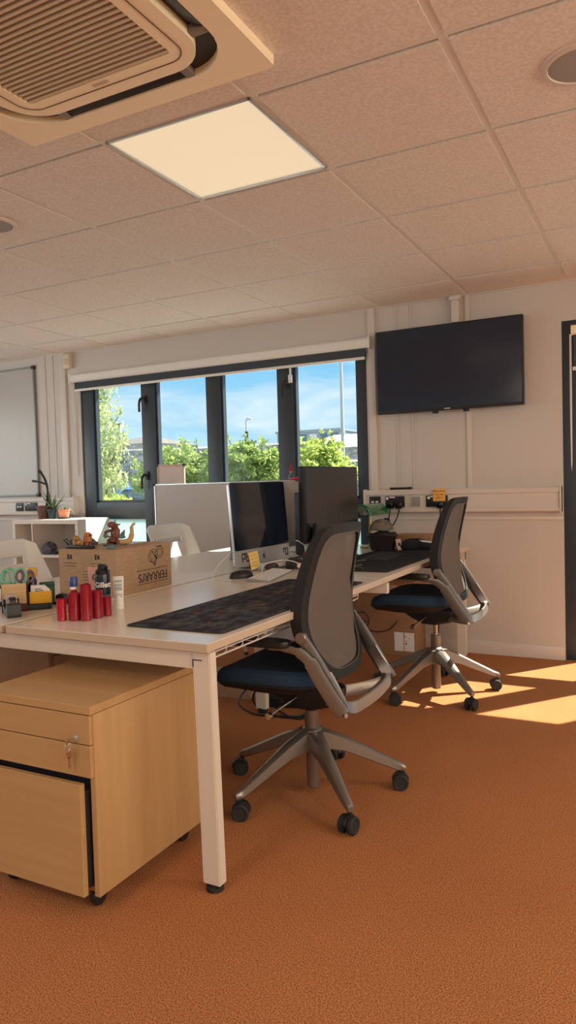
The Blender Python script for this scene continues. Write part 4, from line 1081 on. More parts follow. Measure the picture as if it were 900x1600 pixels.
g = G(); g.box(-.012, .012, -.075, .075, .016, .215, .006, M=Mt); g.build('case', BLACK, tl)
g = G(); g.box(.0122, .0128, -.068, .068, .022, .208, M=Mt); g.build('screen', BLACKG, tl, smooth=0)
g = G(); g.box(.0125, .0132, -.003, .003, .168, .186, M=Mt); g.box(.0125, .0132, -.012, -.006, .168, .186, M=Mt); g.build('badge', PAPER, tl, smooth=0)
g = G(); g.box(-.06, .05, -.06, .06, 0, .012, .003); g.build('foot', BLACK, tl)
cn = at('paper_cup', 'white paper cup standing behind the slanted tablet', 'cup', -1.745, 3.60, 0, DZ + .0)
g = G(); g.lathe([(.024, 0), (.033, .10), (.031, .10), (.022, .003), (.001, .003)], seg=24); g.build('cup', PAPER, cn)
g = G(); g.tube([(.0335 * math.cos(a), .0335 * math.sin(a), .10) for a in [2 * math.pi * k / 24 for k in range(24)]], .0018, 6, loop=True); g.build('rim', PAPER, cn)
rb = at('small_box', 'small dark red box on the desk between computer and tablet', 'box', -1.785, 3.675, 5)
g = G(); g.box(-.03, .03, -.035, .035, 0, .05, .002); g.build('box_body', mat('dark_red', (.22, .015, .025), .5), rb)
g = G(); g.box(-.0305, .0305, -.0355, .0355, .036, .038); g.build('lid_seam', INK, rb, smooth=0)

# keyboards, mice, small clutter
def keyboard(x, y, rz, L_, D_, body, keym, label, slope=.010):
    t = at('keyboard', label, 'keyboard', x, y, rz)
    g = G(); g.prism([(-D_ / 2, 0), (D_ / 2, 0), (D_ / 2, .006), (-D_ / 2, .006 + slope)], -L_ / 2, L_ / 2, 'y', .0015); g.build('case', body, t)
    g = G(); n = 15 if L_ < .38 else 20; p = (L_ - .012) / n
    for r_ in range(6):
        for k in range(n):
            xa = -D_ / 2 + .006 + r_ * (D_ - .012) / 6; xb = xa + (D_ - .012) / 6 - .0045
            za = .0062 + slope * (.5 - (xa + xb) / 2 / D_)
            y0 = -L_ / 2 + .006 + k * p
            if r_ == 5 and 4 <= k < 9:
                if k > 4: continue
                y1 = y0 + 5 * p - .003
            else: y1 = y0 + p - .0045
            g.box(xa, xb, y0, y1, za - .002, za + .0025)
    g.build('keys', keym, t, smooth=0)
keyboard(-1.668, 3.015, 12, .40, .115, mat('keyboard_aluminium', (.36, .35, .34), .4, metal=.5), WHITEP, 'white slim keyboard lying in front of the silver computer')
keyboard(-1.44, 3.93, 4, .40, .14, BLACK, mat('key_black', (.03, .031, .034), .55), 'black keyboard lying on the charcoal mat')
def mouse(x, y, rz, m_, label, sz=1):
    t = at('computer_mouse', label, 'mouse', x, y, rz)
    g = G(); rr = []
    for k in range(8):
        ph = math.pi / 2 * k / 7
        rr.append([(.055 * sz * math.cos(ph) ** .55 * math.cos(a), .031 * sz * math.cos(ph) ** .55 * math.sin(a), .030 * sz * math.sin(ph)) for a in [2 * math.pi * q / 24 for q in range(24)]])
    g.rings(rr); g.build('shell', m_, t, smooth=60)
    g = G(); g.box(.012 * sz, .034 * sz, -.003, .003, .024 * sz, .0295 * sz, .002); g.build('scroll_wheel', DARK, t)
mouse(-1.79, 2.935, 60, BLACK, 'black mouse to the left of the white keyboard', 1.15)
mouse(-1.672, 3.335, 20, mat('cream_mouse', (.74, .62, .46), .4), 'cream mouse to the right of white keyboard')
cam_ = at('compact_camera', 'black compact camera with strap lying behind the white keyboard', 'camera', -1.725, 3.345, 20)
g = G(); g.box(-.03, .03, -.06, .06, 0, .045, .008); g.box(-.018, .02, -.03, .02, .044, .055, .005); g.build('body', BLACK, cam_)
g = G(); g.lathe([(.024, .03), (.024, .045), (.018, .046), (.016, .040), (.0, .040)], (0, .01, .024), 20, 'x'); g.build('lens', BLACKG, cam_)
g = G(); g.tube(smooth_path([(0, -.06, .035), (.03, -.085, .01), (.06, -.05, .006), (.055, .02, .006), (.03, .08, .012), (0, .06, .035)], 6), 1, flat=(.007, .0015)); g.build('strap', DARK, cam_)
gc = at('glasses_case', 'dark brown glasses case under the edge of the silver computer', 'case', -1.785, 3.225, 8)
g = G(); g.ball((0, 0, .020), (.03, .065, .0195), 20, 10); g.build('shell', mat('case_brown', (.06, .04, .035), .45), gc)
g = G(); g.tube([(.0303 * math.cos(a), .0653 * math.sin(a), .022) for a in [2 * math.pi * k / 28 for k in range(28)]], .0012, 5, loop=True); g.build('seam', BLACK, gc)
WC = mat('white_cable', (.70, .69, .66), .45)
cable('white_cable', [(-1.93, 3.08, DZ + .11), (-1.89, 2.98, DZ + .10), (-1.90, 2.89, DZ + .05), (-1.89, 2.84, DZ + .004), (-1.82, 2.81, DZ + .004), (-1.76, 2.80, DZ + .004)], .0028, WC, 'white cable looping down the left side of the silver computer')
cable('white_cable', [(-1.73, 3.03, DZ + .02), (-1.76, 3.12, DZ + .045), (-1.70, 3.22, DZ + .055), (-1.63, 3.24, DZ + .035), (-1.62, 3.21, DZ + .018)], .0025, WC, 'white keyboard cable arching over the keyboard')
cable('white_cable', [(-1.83, 3.60, DZ + .12), (-1.80, 3.57, DZ + .12), (-1.74, 3.56, DZ + .085), (-1.69, 3.52, DZ + .05)], .003, WC, 'white charging cable behind the slanted tablet')
cable('power_cable', [(-1.74, 3.42, DZ + .006), (-1.70, 3.46, DZ + .03), (-1.76, 3.52, DZ + .04), (-1.80, 3.46, DZ + .03), (-1.74, 3.40, DZ + .02), (-1.70, 3.42, DZ + .008), (-1.76, 3.48, DZ + .006)], .005, BLACK, 'tangled black cable on the desk behind the cream mouse')
cable('power_cable', [(-1.46, 3.72, DZ + .009), (-1.50, 3.60, DZ + .009), (-1.40, 3.50, DZ + .009), (-1.42, 3.42, DZ + .009), (-1.34, 3.36, DZ + .009)], .003, mat('grey_cable', (.12, .12, .13), .5), 'thin grey cable trailing across the charcoal mat')

# right hand desk clutter
lm = at('desk_lamp', 'desk lamp with translucent green glass shade near the sockets', 'lamp', -1.735, 4.50, 0)
GRN = mat('green_glass', (.012, .26, .085), .12, trans=.45, coat=.3)
g = G(); rr = []
for k in range(9):
    a = R(180 * k / 8); rr.append([(-.07 * math.cos(a), y, .225 + .060 * math.sin(a)) for y in (0,)])
sec = [(.075 * math.cos(R(q)), .218 + .075 * math.sin(R(q))) for q in range(0, 181, 15)] + [(.071 * math.cos(R(q)), .218 + .071 * math.sin(R(q))) for q in range(180, -1, -15)]
g.rings([[(x * sc_, y, (z - .218) * sc_ + .218) for x, z in sec] for y, sc_ in ((-.16, .82), (-.155, 1), (.155, 1), (.16, .82))]); g.build('shade', GRN, lm)
g = G(); g.lathe([(.07, 0), (.07, .010), (.06, .018), (.014, .024), (.010, .03), (.010, .275), (.016, .28), (.0, .29)], seg=24); g.build('stand', mat('lamp_brass', (.45, .33, .14), .3, metal=.8), lm)
g = G(); g.tube([(0, -.09, .235), (0, .09, .235)], .014, 12); g.build('bulb', PAPER, lm)
def cloth(name, x, y, z, r, m_, label, cat, seed, flat=.7):
    rnd = random.Random(seed); ph = [rnd.uniform(0, 6.28) for _ in range(8)]
    g = G(); rr = []
    for i in range(11):
        t = math.pi * i / 10 - math.pi / 2; ring = []
        for k in range(28):
            a = 2 * math.pi * k / 28
            w_ = 1 + .16 * math.sin(3 * a + ph[0] + 2 * t) + .10 * math.sin(7 * a + ph[1] - 3 * t) + .06 * math.sin(11 * a + ph[2] + 5 * t)
            zz = r[2] * math.sin(t) * (1 + .16 * math.sin(4 * a + ph[3]))
            ring.append((r[0] * w_ * max(.02, math.cos(t)) * math.cos(a), r[1] * w_ * max(.02, math.cos(t)) * math.sin(a), max(0, zz + r[2] * flat)))
        rr.append(ring)
    g.rings(rr); return tag(g.build(name, m_, loc=(x, y, z), smooth=60), label, cat)
PLAID = mat('plaid_cloth', (.035, .022, .024), .9, col2=(.24, .17, .13), nscale=32, thresh=(.48, .55))
bk = at('basket', 'dark open basket with plaid cloth inside beside the green lamp', 'basket', -1.60, 4.36, 0)
g = G(); g.lathe([(.001, .002), (.075, .002), (.095, .10), (.092, .10), (.072, .006)], seg=24); g.build('body', mat('basket_dark', (.025, .018, .018), .8, bump=1, bscale=120), bk)
g = G(); g.tube([(.094 * math.cos(a), .094 * math.sin(a), .10) for a in [2 * math.pi * k / 24 for k in range(24)]], .004, 6, loop=True); g.build('rim', BLACK, bk)
cloth('scarf', -1.60, 4.36, DZ + .04, (.062, .062, .05), PLAID, 'plaid cloth bundled inside the dark basket', 'scarf', 3)
cp = at('flat_cap', 'grey cap resting on top of the plaid cloth bundle', 'cap', -1.61, 4.375, -40, DZ + .128)
g = G(); rr = []
for k in range(7):
    ph_ = math.pi / 2 * k / 6
    rr.append([(.085 * math.cos(ph_) * math.cos(a), .075 * math.cos(ph_) * math.sin(a), .070 * math.sin(ph_)) for a in [2 * math.pi * q / 24 for q in range(24)]])
g.rings(rr); g.build('crown', mat('cap_grey', (.10, .095, .09), .9, col2=(.26, .23, .19), nscale=14), cp)
g = G(); g.prism([(.06, -.065), (.10, -.055), (.135, -.03), (.14, 0), (.135, .03), (.10, .055), (.06, .065)], -.004, .004, 'z', .002, M=Matrix.Rotation(R(14), 4, 'Y')); g.build('peak', mat('cap_dark', (.03, .03, .032), .8), cp)
ld = at('name_badge', 'pinkish name badge on a red lanyard beside the basket', 'badge', -1.475, 4.345, -20)
g = G(); g.box(-.004, -.001, -.025, .025, .004, .075, .003, M=Matrix.Rotation(R(-14), 4, 'Y')); g.build('card', mat('badge_pink', (.72, .55, .48), .5), ld)
g = G(); g.box(-.0008, -.0003, -.012, .012, .03, .05, M=Matrix.Rotation(R(-14), 4, 'Y')); g.build('print', INK, ld, smooth=0)
g = G(); g.tube(smooth_path([(-.02, 0, .074), (-.05, -.01, .095), (-.07, -.03, .07), (-.06, -.05, .03)], 5), 1, flat=(.007, .001)); g.build('lanyard', mat('lanyard_red', (.45, .02, .03), .6), ld)
b2 = at('parcel_box', 'small brown cardboard parcel at the wall end of the desk', 'box', -1.46, 4.62, 0)
g = G(); g.box(-.12, .12, -.075, .075, 0, .085, .003); g.build('carton', CARDD, b2)
g = G(); g.box(-.1205, .1205, -.02, .02, .0, .0857); g.build('packing_tape', MC['tape_brown'], b2, smooth=0)
cloth('jacket', -1.40, 4.42, DZ, (.11, .075, .038), mat('black_cloth', (.016, .017, .018), .9), 'black crumpled garment in front of the brown parcel', 'garment', 11, .75)
phn = at('phone', 'white phone lying on the black garment near desk edge', 'phone', -1.345, 4.43, 25, DZ + .052)
g = G(); g.prism(rrect(.036, .070, .01), 0, .008, 'z', .002, M=Matrix.Rotation(R(8), 4, 'Y')); g.build('case', WHITEP, phn)
g = G(); g.prism(rrect(.032, .064, .008), .0081, .0085, 'z', M=Matrix.Rotation(R(8), 4, 'Y')); g.build('screen', mat('phone_screen', (.45, .45, .46), .15), phn, smooth=0)

# on the back of the second computer
fl = at('fabric_flower', 'pinkish red fabric flower perched on top of the second computer', 'ornament', -2.125, 4.225, 0, 1.186)
for k in range(7):
    a = 2 * math.pi * k / 7
    g = G(); g.ball((.030 * math.cos(a), .045 * math.sin(a), .012), (.022, .026, .011), 10, 6); g.build('petal', mat('flower_red', (.50, .03, .07), .7, col2=(.66, .09, .13), nscale=40), fl)
g = G(); g.ball((0, 0, .018), (.014, .016, .010)); g.build('flower_centre', mat('flower_dark', (.25, .01, .03), .7), fl)
gn = at('ornament_figure', 'tiny ornament with red pointed hat and teal coat behind the flower', 'ornament', -2.16, 4.205, 0, 1.186)
g = G(); g.lathe([(.0, 0), (.022, 0), (.020, .03), (.010, .055), (.0, .056)], seg=16); g.build('coat', MC['toy_teal'], gn)
g = G(); g.ball((0, 0, .060), .012); g.build('head', mat('skin_tone', (.55, .36, .26), .6), gn)
g = G(); g.lathe([(.0, .064), (.016, .064), (.010, .09), (.002, .118), (.0, .12)], (0, 0, 0), 16); g.build('hat', mat('hat_red', (.32, .03, .05), .7), gn)

# ------------------------------------------------------------------ boards behind the desk
def board(name, x0, x1, y, z0, z1, facem, label, fr=.012, edge=None, d=.02):
    t = thing(name, label, 'whiteboard', ((x0 + x1) / 2, y, 0)); a = (x1 - x0) / 2
    g = G(); g.box(-a + .004, a - .004, -.006, .006, z0 + .004, z1 - .004); g.build('board', facem, t, smooth=0)
    g = G()
    for b in ((-a, a, z0, z0 + fr), (-a, a, z1 - fr, z1), (-a, -a + fr, z0, z1), (a - fr, a, z0, z1)): g.box(b[0], b[1], -d / 2, d / 2, b[2], b[3], .002)
    g.build('board_frame', edge or ALU, t)
    for x in (-a, a):
        for z in (z0, z1):
            g = G(); g.box(x - .014, x + .014, -.013, .013, z - .014 if z > .5 else z, z + .014 if z < .5 else z + .003, .004); g.build('corner_cap', DARK, t)
    return t
board('whiteboard', -3.70, -2.02, 4.755, 0, 1.195, GREYB, 'wide whiteboard standing on the floor between desk and window')
board('whiteboard', -3.71, -3.44, 4.815, 0, 1.352, mat('pink_board', (.60, .50, .46), .5), 'narrow pinkish board standing behind the wide whiteboard', .014, mat('board_edge_pink', (.52, .36, .30), .5))

# ------------------------------------------------------------------ white shell chairs on the far side
def shell_chair(x, y, rz, label):
    t = thing('shell_chair', label, 'chair', (x, y, 0), R(rz), 'white plastic shell chairs')
    def bp(u, v):
        au = abs(u); wing = max(0, (au - .70) / .30)
        hw = .235 + .03 * (1 - v)
        return Vector((-.20 - .085 * v + .015 + (.13 * (1 - v) + .03) * wing ** 1.4, u * hw * (1 - .03 * wing), .44 + .475 * v - .05 * wing * v ** 4 * .6))
    NU, NV = 40, 40
    g = G(); bm = g.bm
    V = [[bm.verts.new(bp(-1 + 2 * i / NU, j / NV)) for i in range(NU + 1)] for j in range(NV + 1)]
    for j in range(NV):
        for i in range(NU):
            u = -1 + 2 * (i + .5) / NU; v = (j + .5) / NV
            if .735 < v < .805 and abs(u) < .60: continue
            if u > .50 and u < .86 and any(a < v < a + .026 for a in (.45, .275)): continue
            bm.faces.new((V[j][i], V[j][i + 1], V[j + 1][i + 1], V[j + 1][i]))
    o = g.build('back_shell', WHITEP, t, smooth=60)
    md = o.modifiers.new('thick', 'SOLIDIFY'); md.thickness = .012; md.offset = 0
    g = G(); rr = []
    for sc, z in ((.90, .425), (.98, .432), (1, .445), (.97, .455), (.8, .452), (.3, .446), (.02, .446)):
        rr.append([((abs(math.cos(a)) ** .55) * math.copysign(1, math.cos(a)) * .22 * sc + .02, (abs(math.sin(a)) ** .55) * math.copysign(1, math.sin(a)) * .23 * sc, z) for a in [2 * math.pi * k / 40 for k in range(40)]])
    g.rings(rr); g.build('seat', WHITEP, t)
    for sx__, sy in ((1, 1), (1, -1), (-1, 1), (-1, -1)):
        g = G(); g.tube([(sx__ * .15, sy * .16, .428), (sx__ * .22, sy * .22, .012)], .012, 10); lg = g.build('leg', ALU, t)
        g = G(); g.lathe([(.016, 0), (.016, .015), (.012, .02)], (sx__ * .22, sy * .22, 0), 12); g.build('foot', DARK, lg)
shell_chair(-2.80, 4.04, -2, 'white shell chair with slotted back nearer the window, right of the cardboard box')
shell_chair(-2.80, 2.64, 2, 'white shell chair at left edge with slotted back behind the scissors')

# ------------------------------------------------------------------ cube shelf and plants
sh = thing('shelf_unit', 'white cube shelf unit below the window corner carrying potted plants', 'shelf', (-4.60, 4.605, 0))
SHW = mat('shelf_white', (.74, .69, .63), .4)
a, d_ = .372, .190
g = G(); g.box(-a, a, -d_, d_, .890, .925, .001); g.box(-a, a, -d_, d_, .03, .065, .001); g.box(-a, -a + .03, -d_, d_, .065, .89); g.box(a - .03, a, -d_, d_, .065, .89); g.build('carcass', SHW, sh, smooth=0)
for z in (.335, .610):
    g = G(); g.box(-a + .03, a - .03, -d_, d_, z, z + .02); g.build('shelf_board', SHW, sh, smooth=0)
g = G(); g.box(-.151, -.139, -d_ + .002, d_ - .01, .065, .89); g.build('divider', SHW, sh, smooth=0)
g = G(); g.box(-a + .03, a - .03, d_ - .008, d_ - .002, .065, .89); g.build('back_panel', SHW, sh, smooth=0)
g = G(); g.box(-a + .02, a - .02, -d_ + .03, d_ - .02, 0, .03); g.build('plinth', DARK, sh, smooth=0)
cloth('jumper', -4.64, 4.50, .630, (.055, .06, .055), mat('blue_cloth', (.05, .06, .10), .9, col2=(.16, .17, .22), nscale=40), 'dark blue folded garment on the middle shelf', 'garment', 5, .8)
hs = thing('headset', 'black wire headset lying on the middle shelf', 'headset', (-4.47, 4.49, .630))
g = G(); g.tube(smooth_path([(-.09, 0, .012), (-.03, .02, .012), (.04, .02, .03), (.09, 0, .03), (.095, -.03, .012)], 5), .005, 6); g.build('band', BLACK, hs)
g = G(); g.ball((-.08, -.005, .014), (.028, .022, .014)); g.build('ear_cup', DARK, hs)
pp = thing('paper_stack', 'white papers piled at right end of the middle shelf', 'papers', (-4.36, 4.52, .630))
g = G(); g.box(-.09, .09, -.07, .07, 0, .018); g.build('lower_papers', PAPER, pp, smooth=0)
g = G(); g.box(-.07, .08, -.06, .06, .018, .03, M=Matrix.Rotation(R(-8), 4, 'Y')); g.build('top_papers', PAPER, pp, smooth=0)
SZ = .925
def pot(x, y, r0, r1, h, m_, label, cat='potted plant', y_=None, saucer=False):
    t = thing('potted_plant', label, cat, (x, y, SZ))
    z0 = 0
    if saucer:
        g = G(); g.lathe([(.001, 0), (r1 * 1.05, 0), (r1 * 1.15, .012), (r1 * 1.1, .012), (.001, .004)], seg=28); g.build('saucer', BLACK, t); z0 = .006
    g = G(); g.lathe([(.001, z0), (r0, z0), (r1, h - .012), (r1 * 1.06, h - .012), (r1 * 1.06, h), (r1 * .94, h), (r1 * .90, h - .015), (.001, h - .015)], seg=32); g.build('pot', m_, t)
    g = G(); g.lathe([(.001, h - .016), (r1 * .9, h - .0145), (.001, h - .010)], seg=24); g.build('soil', mat('soil', (.02, .013, .01), .95), t)
    return t
def blade(g, p0, dirv, length, width, curl):
    d = Vector(dirv).normalized(); pts = []; n = 8
    side = d.cross(Vector((0, 0, 1)))
    if side.length < .1: side = Vector((1, 0, 0))
    side.normalize(); A, B, C_ = [], [], []
    for k in range(n + 1):
        t = k / n; p = Vector(p0) + d * length * t + Vector((0, 0, -curl * t * t * length)); w_ = width * (1 - t) ** .7 * (0.6 + .4 * min(1, t * 4)) + .0004
        A.append(p + side * w_); B.append(p + Vector((0, 0, -w_ * .7))); C_.append(p - side * w_)
    g.rings([[a, b, c] for a, b, c in zip(A, B, C_)])
p1 = pot(-4.785, 4.60, .048, .062, .112, mat('plum_pot', (.17, .065, .05), .5), 'plum pot with tall bare dark curved stems on the shelf end')
g = G(); g.tube(smooth_path([(.03, 0, .10), (.055, -.01, .18), (.06, -.01, .26), (.035, -.01, .34), (-.01, -.01, .40), (-.035, -.01, .415)], 6), [.009] * 12 + [.010] * 12 + [.013] * 5 + [.012, .006], 8); g.build('stem', mat('stem_dark', (.022, .024, .018), .7), p1)
g = G(); g.tube(smooth_path([(.05, -.01, .295), (.0, -.02, .315), (-.06, -.02, .325), (-.11, -.02, .33)], 6), [.008] * 12 + [.010] * 5 + [.008, .004], 8); g.build('stem', MC['stem_dark'], p1)
LEAFD = mat('leaf_dark', (.06, .12, .055), .5, col2=(.13, .20, .11), nscale=30)
p2_ = pot(-4.66, 4.58, .036, .046, .085, mat('teal_pot', (.02, .05, .06), .3), 'dark teal pot with spiky variegated aloe in the shelf middle')
g = G(); rnd = random.Random(4)
for k in range(16):
    a_ = rnd.uniform(0, 6.28); e_ = rnd.uniform(.9, 2.6); blade(g, (0.01 * math.cos(a_), .01 * math.sin(a_), .075), (math.cos(a_), math.sin(a_), e_), rnd.uniform(.13, .22), .010, rnd.uniform(.0, .5))
for k in range(4): blade(g, (-.02, 0, .09), (-.5 + .2 * k, -.5, -.2 + .3 * k), .12, .008, .8)
g.build('leaves', LEAFD, p2_, smooth=60)
g = G(); blade(g, (-.02, .0, .075), (-.16, 0, 1), .22, .020, 0); g.build('broad_leaf', mat('leaf_grey', (.10, .12, .10), .6), p2_)
p3 = pot(-4.535, 4.58, .038, .048, .080, mat('orange_pot', (.62, .22, .13), .55), 'small orange pot with thin arching leaves on the shelf beside window', saucer=True)
g = G()
for k in range(9):
    a_ = rnd.uniform(2.0, 6.8); blade(g, (0, 0, .07), (math.cos(a_) * 1.2, math.sin(a_), rnd.uniform(.6, 1.6)), rnd.uniform(.12, .2), .005, rnd.uniform(.5, 1.0))
g.build('leaves', LEAFD, p3, smooth=60)

# ------------------------------------------------------------------ under the desks
db = thing('cardboard_box', 'large brown carton with round computer maker logo under the farther desk', 'box', (-1.737, 4.70, 0))
g = G(); g.box(-.268, .268, -.12, .12, 0, .50, .004); g.build('carton', CARDD, db)
g = G(); g.tube([(-.110 + .055 * math.cos(a), -.1205, .225 + .055 * math.sin(a)) for a in [2 * math.pi * k / 32 for k in range(32)]], .0035, 6, loop=True); g.build('logo_ring', INK, db)
text('DELL', .040, (-.110, -.1206, .225), (1, 0, 0), (0, 0, 1), INK, db, bold=.0008)
g = G(); g.box(.125, .188, -.1209, -.1201, .035, .16); g.box(.194, .262, -.1209, -.1201, .035, .16); g.build('shipping_label', PAPER, db, smooth=0)
g = G()
for x, z, a, m__ in ((.195, .13, .008, 0), (.225, .12, .006, 0), (.205, .10, .007, 0), (.20, .08, .012, 0)): g.box(x, x + a, -.1213, -.1205, z, z + a)
g.build('warning_marks', mat('mark_red', (.45, .06, .03), .7), db, smooth=0)
g = G(); g.box(.06, .15, -.1209, -.1201, .435, .475); g.build('fragile_label', mat('label_pink', (.60, .40, .38), .7), db, smooth=0)
g = G(); g.tube(smooth_path([(-.12, -.128, .20), (-.06, -.128, .165), (.02, -.128, .155), (.10, -.128, .18), (.15, -.128, .235)], 6), .003, 6)
tag(g.build('hanging_cable', BLACK, loc=(-1.737, 4.70, 0)), 'thin dark cable drooping across the front of the large carton', 'cable')
b3 = thing('storage_box', 'low tan cardboard box on carpet under the nearer desk', 'box', (-2.19, 3.43, 0), R(4))
g = G(); g.box(-.17, .17, -.10, .10, 0, .115, .003); g.build('carton', CARD, b3)
g = G(); g.box(-.1705, .1705, -.02, .02, .0, .1155); g.build('packing_tape', MC['tape_brown'], b3, smooth=0)
ps = thing('power_strip', 'black power strip tangled with cables on the carpet under desk', 'power strip', (-1.74, 3.33, 0), R(15))
g = G(); g.box(-.16, .16, -.028, .028, 0, .04, .006); g.build('body', BLACK, ps)
for k in range(3):
    g = G(); g.box(-.12 + k * .09, -.07 + k * .09, -.022, .022, .04, .075, .006); g.build('plug', DARK, ps)
for k in range(3):
    cable('floor_cable', [(-1.85 + k * .09, 3.30 + k * .03, .09), (-1.90 + k * .05, 3.22, .14), (-1.97 + k * .06, 3.16 + k * .05, .05), (-1.86 + k * .07, 3.13 + k * .03, .008), (-1.68 + k * .04, 3.16, .008), (-1.60, 3.24 + k * .06, .008)], .005, BLACK, ('first', 'second', 'third')[k] + ' black loop of cable spilling onto carpet by the power strip')

# ================================================================== outdoors
GZ = -.25
def outdoor(name, label, cat, x, y, z=GZ, rz=0, group=None, kind=None): return thing(name, label, cat, (x, y, z), R(rz), group, kind)
g = G(); g.box(-120, 40, YB + .02, 170, GZ - .2, GZ)  # hidden ground, its colour kept pale to bounce sunlight onto the ceiling
structure(g.build('ground', mat('pale_bounce_ground', (.42, .41, .39), .9, col2=(.52, .51, .48), nscale=6), smooth=0), 'unseen yard outside the window, made pale to bounce light indoors', 'ground')
def slope_wall(name, x0, x1, y0, y1, z0, z1, d, label):
    g = G(); n = 12; rr = []
    for k in range(n + 1):
        t = k / n; x = x0 + (x1 - x0) * t; y = y0 + (y1 - y0) * t; z = z0 + (z1 - z0) * t + random.uniform(-.03, .03)
        rr.append([(x, y, GZ), (x, y + d, GZ), (x, y + d, z), (x, y + d * .5, z + .08), (x, y, z)])
    g.rings(rr); structure(g.build(name, STONE, smooth=0), label, 'wall')
slope_wall('wall_garden', -34, -11.6, 24.2, 24, 3.0, 2.58, .5, 'tall rubble stone boundary wall behind the trees')
slope_wall('wall_yard', -11.6, 4, 24.4, 24.4, 1.9, 1.85, .5, 'lower stone boundary wall at right behind the trees')

BARK = mat('bark', (.09, .07, .05), .9, bump=.6, bscale=40)
L1 = leaf_mat('leaf_green', (.26, .36, .11), (.50, .60, .24)); L2 = leaf_mat('leaf_lime', (.36, .46, .11), (.60, .68, .24)); L3 = leaf_mat('leaf_birch', (.34, .42, .18), (.56, .61, .34))
def leaf(g, p, s_, rnd, droop=0):
    d = Vector((rnd.gauss(0, 1), rnd.gauss(0, 1), rnd.gauss(0, .7) - droop)).normalized(); u = d.orthogonal().normalized()
    u = Matrix.Rotation(rnd.uniform(0, 6.28), 3, d) @ u
    a, b = d * s_, u * s_ * .45
    bm = g.bm; v = [bm.verts.new(q) for q in (p - a, p - a * .1 + b, p + a, p - a * .1 - b)]
    bm.faces.new(v)
def tree(x, y, h, blobs, nleaf, size, lm, label, seed, trunk_r=.06, twigs=0, name='tree', droop=0, stems=3):
    rnd = random.Random(seed); t = outdoor(name, label, 'tree', x, y)
    g = G()
    for (bx_, by, bz, rx, ry, rz_) in blobs:
        mid = Vector((bx_ * .4 + rnd.uniform(-.1, .1), by * .4, bz * .5))
        g.tube(smooth_path([(0, 0, 0), mid, (bx_, by, bz)], 5), [trunk_r * (1 - .8 * k / 10) for k in range(11)], 6)
        for k in range(stems):
            a = rnd.uniform(0, 6.28); e = rnd.uniform(-.2, 1)
            g.tube([(bx_, by, bz - rz_ * .2), (bx_ + rx * .8 * math.cos(a), by + ry * .8 * math.sin(a), bz + rz_ * .75 * e)], [trunk_r * .22, .006], 5)
    tips = []
    for k in range(twigs):
        b = blobs[k % len(blobs)]; a = rnd.uniform(0, 6.28); p0 = Vector((b[0] + .3 * b[3] * math.cos(a), b[1], b[2] + b[5] * .7)); p1 = p0 + Vector((rnd.uniform(-.25, .25), 0, rnd.uniform(.2, .45)))
        g.tube([p0, p1], [.012, .004], 5); tips.append((p0, p1))
    g.build('branches', BARK, t, fix=False)
    g = G(); tot = sum(b[3] * b[4] * b[5] for b in blobs)
    for (bx_, by, bz, rx, ry, rz_) in blobs:
        n = int(nleaf * rx * ry * rz_ / tot); cl = [Vector((rnd.gauss(0, .45), rnd.gauss(0, .45), rnd.gauss(0, .45))) for _ in range(max(8, n // 28))]
        for k in range(n):
            c = cl[k % len(cl)]; q = c + Vector((rnd.gauss(0, .13), rnd.gauss(0, .13), rnd.gauss(0, .11)))
            if q.length > 1.15: q = q / q.length * rnd.uniform(.8, 1.1)
            leaf(g, Vector((bx_ + q.x * rx, by + q.y * ry, bz + q.z * rz_)), size * rnd.uniform(.6, 1.25), rnd, droop)
    for p0, p1 in tips:
        for k in range(14): leaf(g, p0.lerp(p1, rnd.random()) + Vector((rnd.gauss(0, .04), rnd.gauss(0, .04), rnd.gauss(0, .03))), size * .8, rnd, droop)
    g.build('foliage', lm, t, smooth=0, fix=False)
tree(-10.6, 14.2, 2.4, [(-.3, 0, 1.75, .8, .7, .6), (.35, 0, 1.9, .75, .7, .5), (.9, .2, 1.7, .6, .6, .6), (.35, 0, 1.0, .95, .7, .7), (-1.15, .3, 1.6, .32, .4, .35)], 8200, .075, L1, 'green leafy tree seen through the second light from the left', 21, twigs=9)
tree(-8.35, 14.2, 2.4, [(-.35, 0, 1.95, .6, .6, .5), (.1, 0, 2.05, .6, .6, .42), (.45, 0, 1.6, .55, .6, .6), (-.3, 0, 1.3, .7, .7, .6), (.75, 0, .95, .4, .4, .5)], 6500, .075, L1, 'green leafy tree in the middle of the third window light', 22, twigs=4)
tree(-6.55, 14.0, 2.3, [(-.35, 0, 1.85, .6, .6, .5), (.1, 0, 1.75, .6, .6, .55), (.38, 0, 1.4, .5, .5, .6), (-.2, 0, 1.0, .85, .7, .8), (.35, 0, 2.05, .25, .3, .3)], 8000, .075, L2, 'bright lime green tree in the window light nearest the screen', 23, twigs=6)
tree(-8.75, 9.0, 4.5, [(.55, 0, 3.35, .5, .5, .9), (.62, 0, 2.2, .45, .45, .8), (.75, 0, 1.75, .42, .4, .42), (.6, 0, 4.2, .55, .5, .7), (.72, 0, 1.35, .25, .3, .4)], 11000, .040, L3, 'drooping pale green birch at the left edge of the window', 24, trunk_r=.07, droop=1.4, stems=3, name='birch_tree')
tree(-7.0, 8.0, 1.4, [(0, 0, .95, .40, .4, .42), (-.25, 0, .75, .4, .4, .5), (.25, 0, .70, .36, .4, .45)], 3600, .045, L2, 'low rounded bright green bush outside the leftmost light', 25, trunk_r=.02, name='bush')

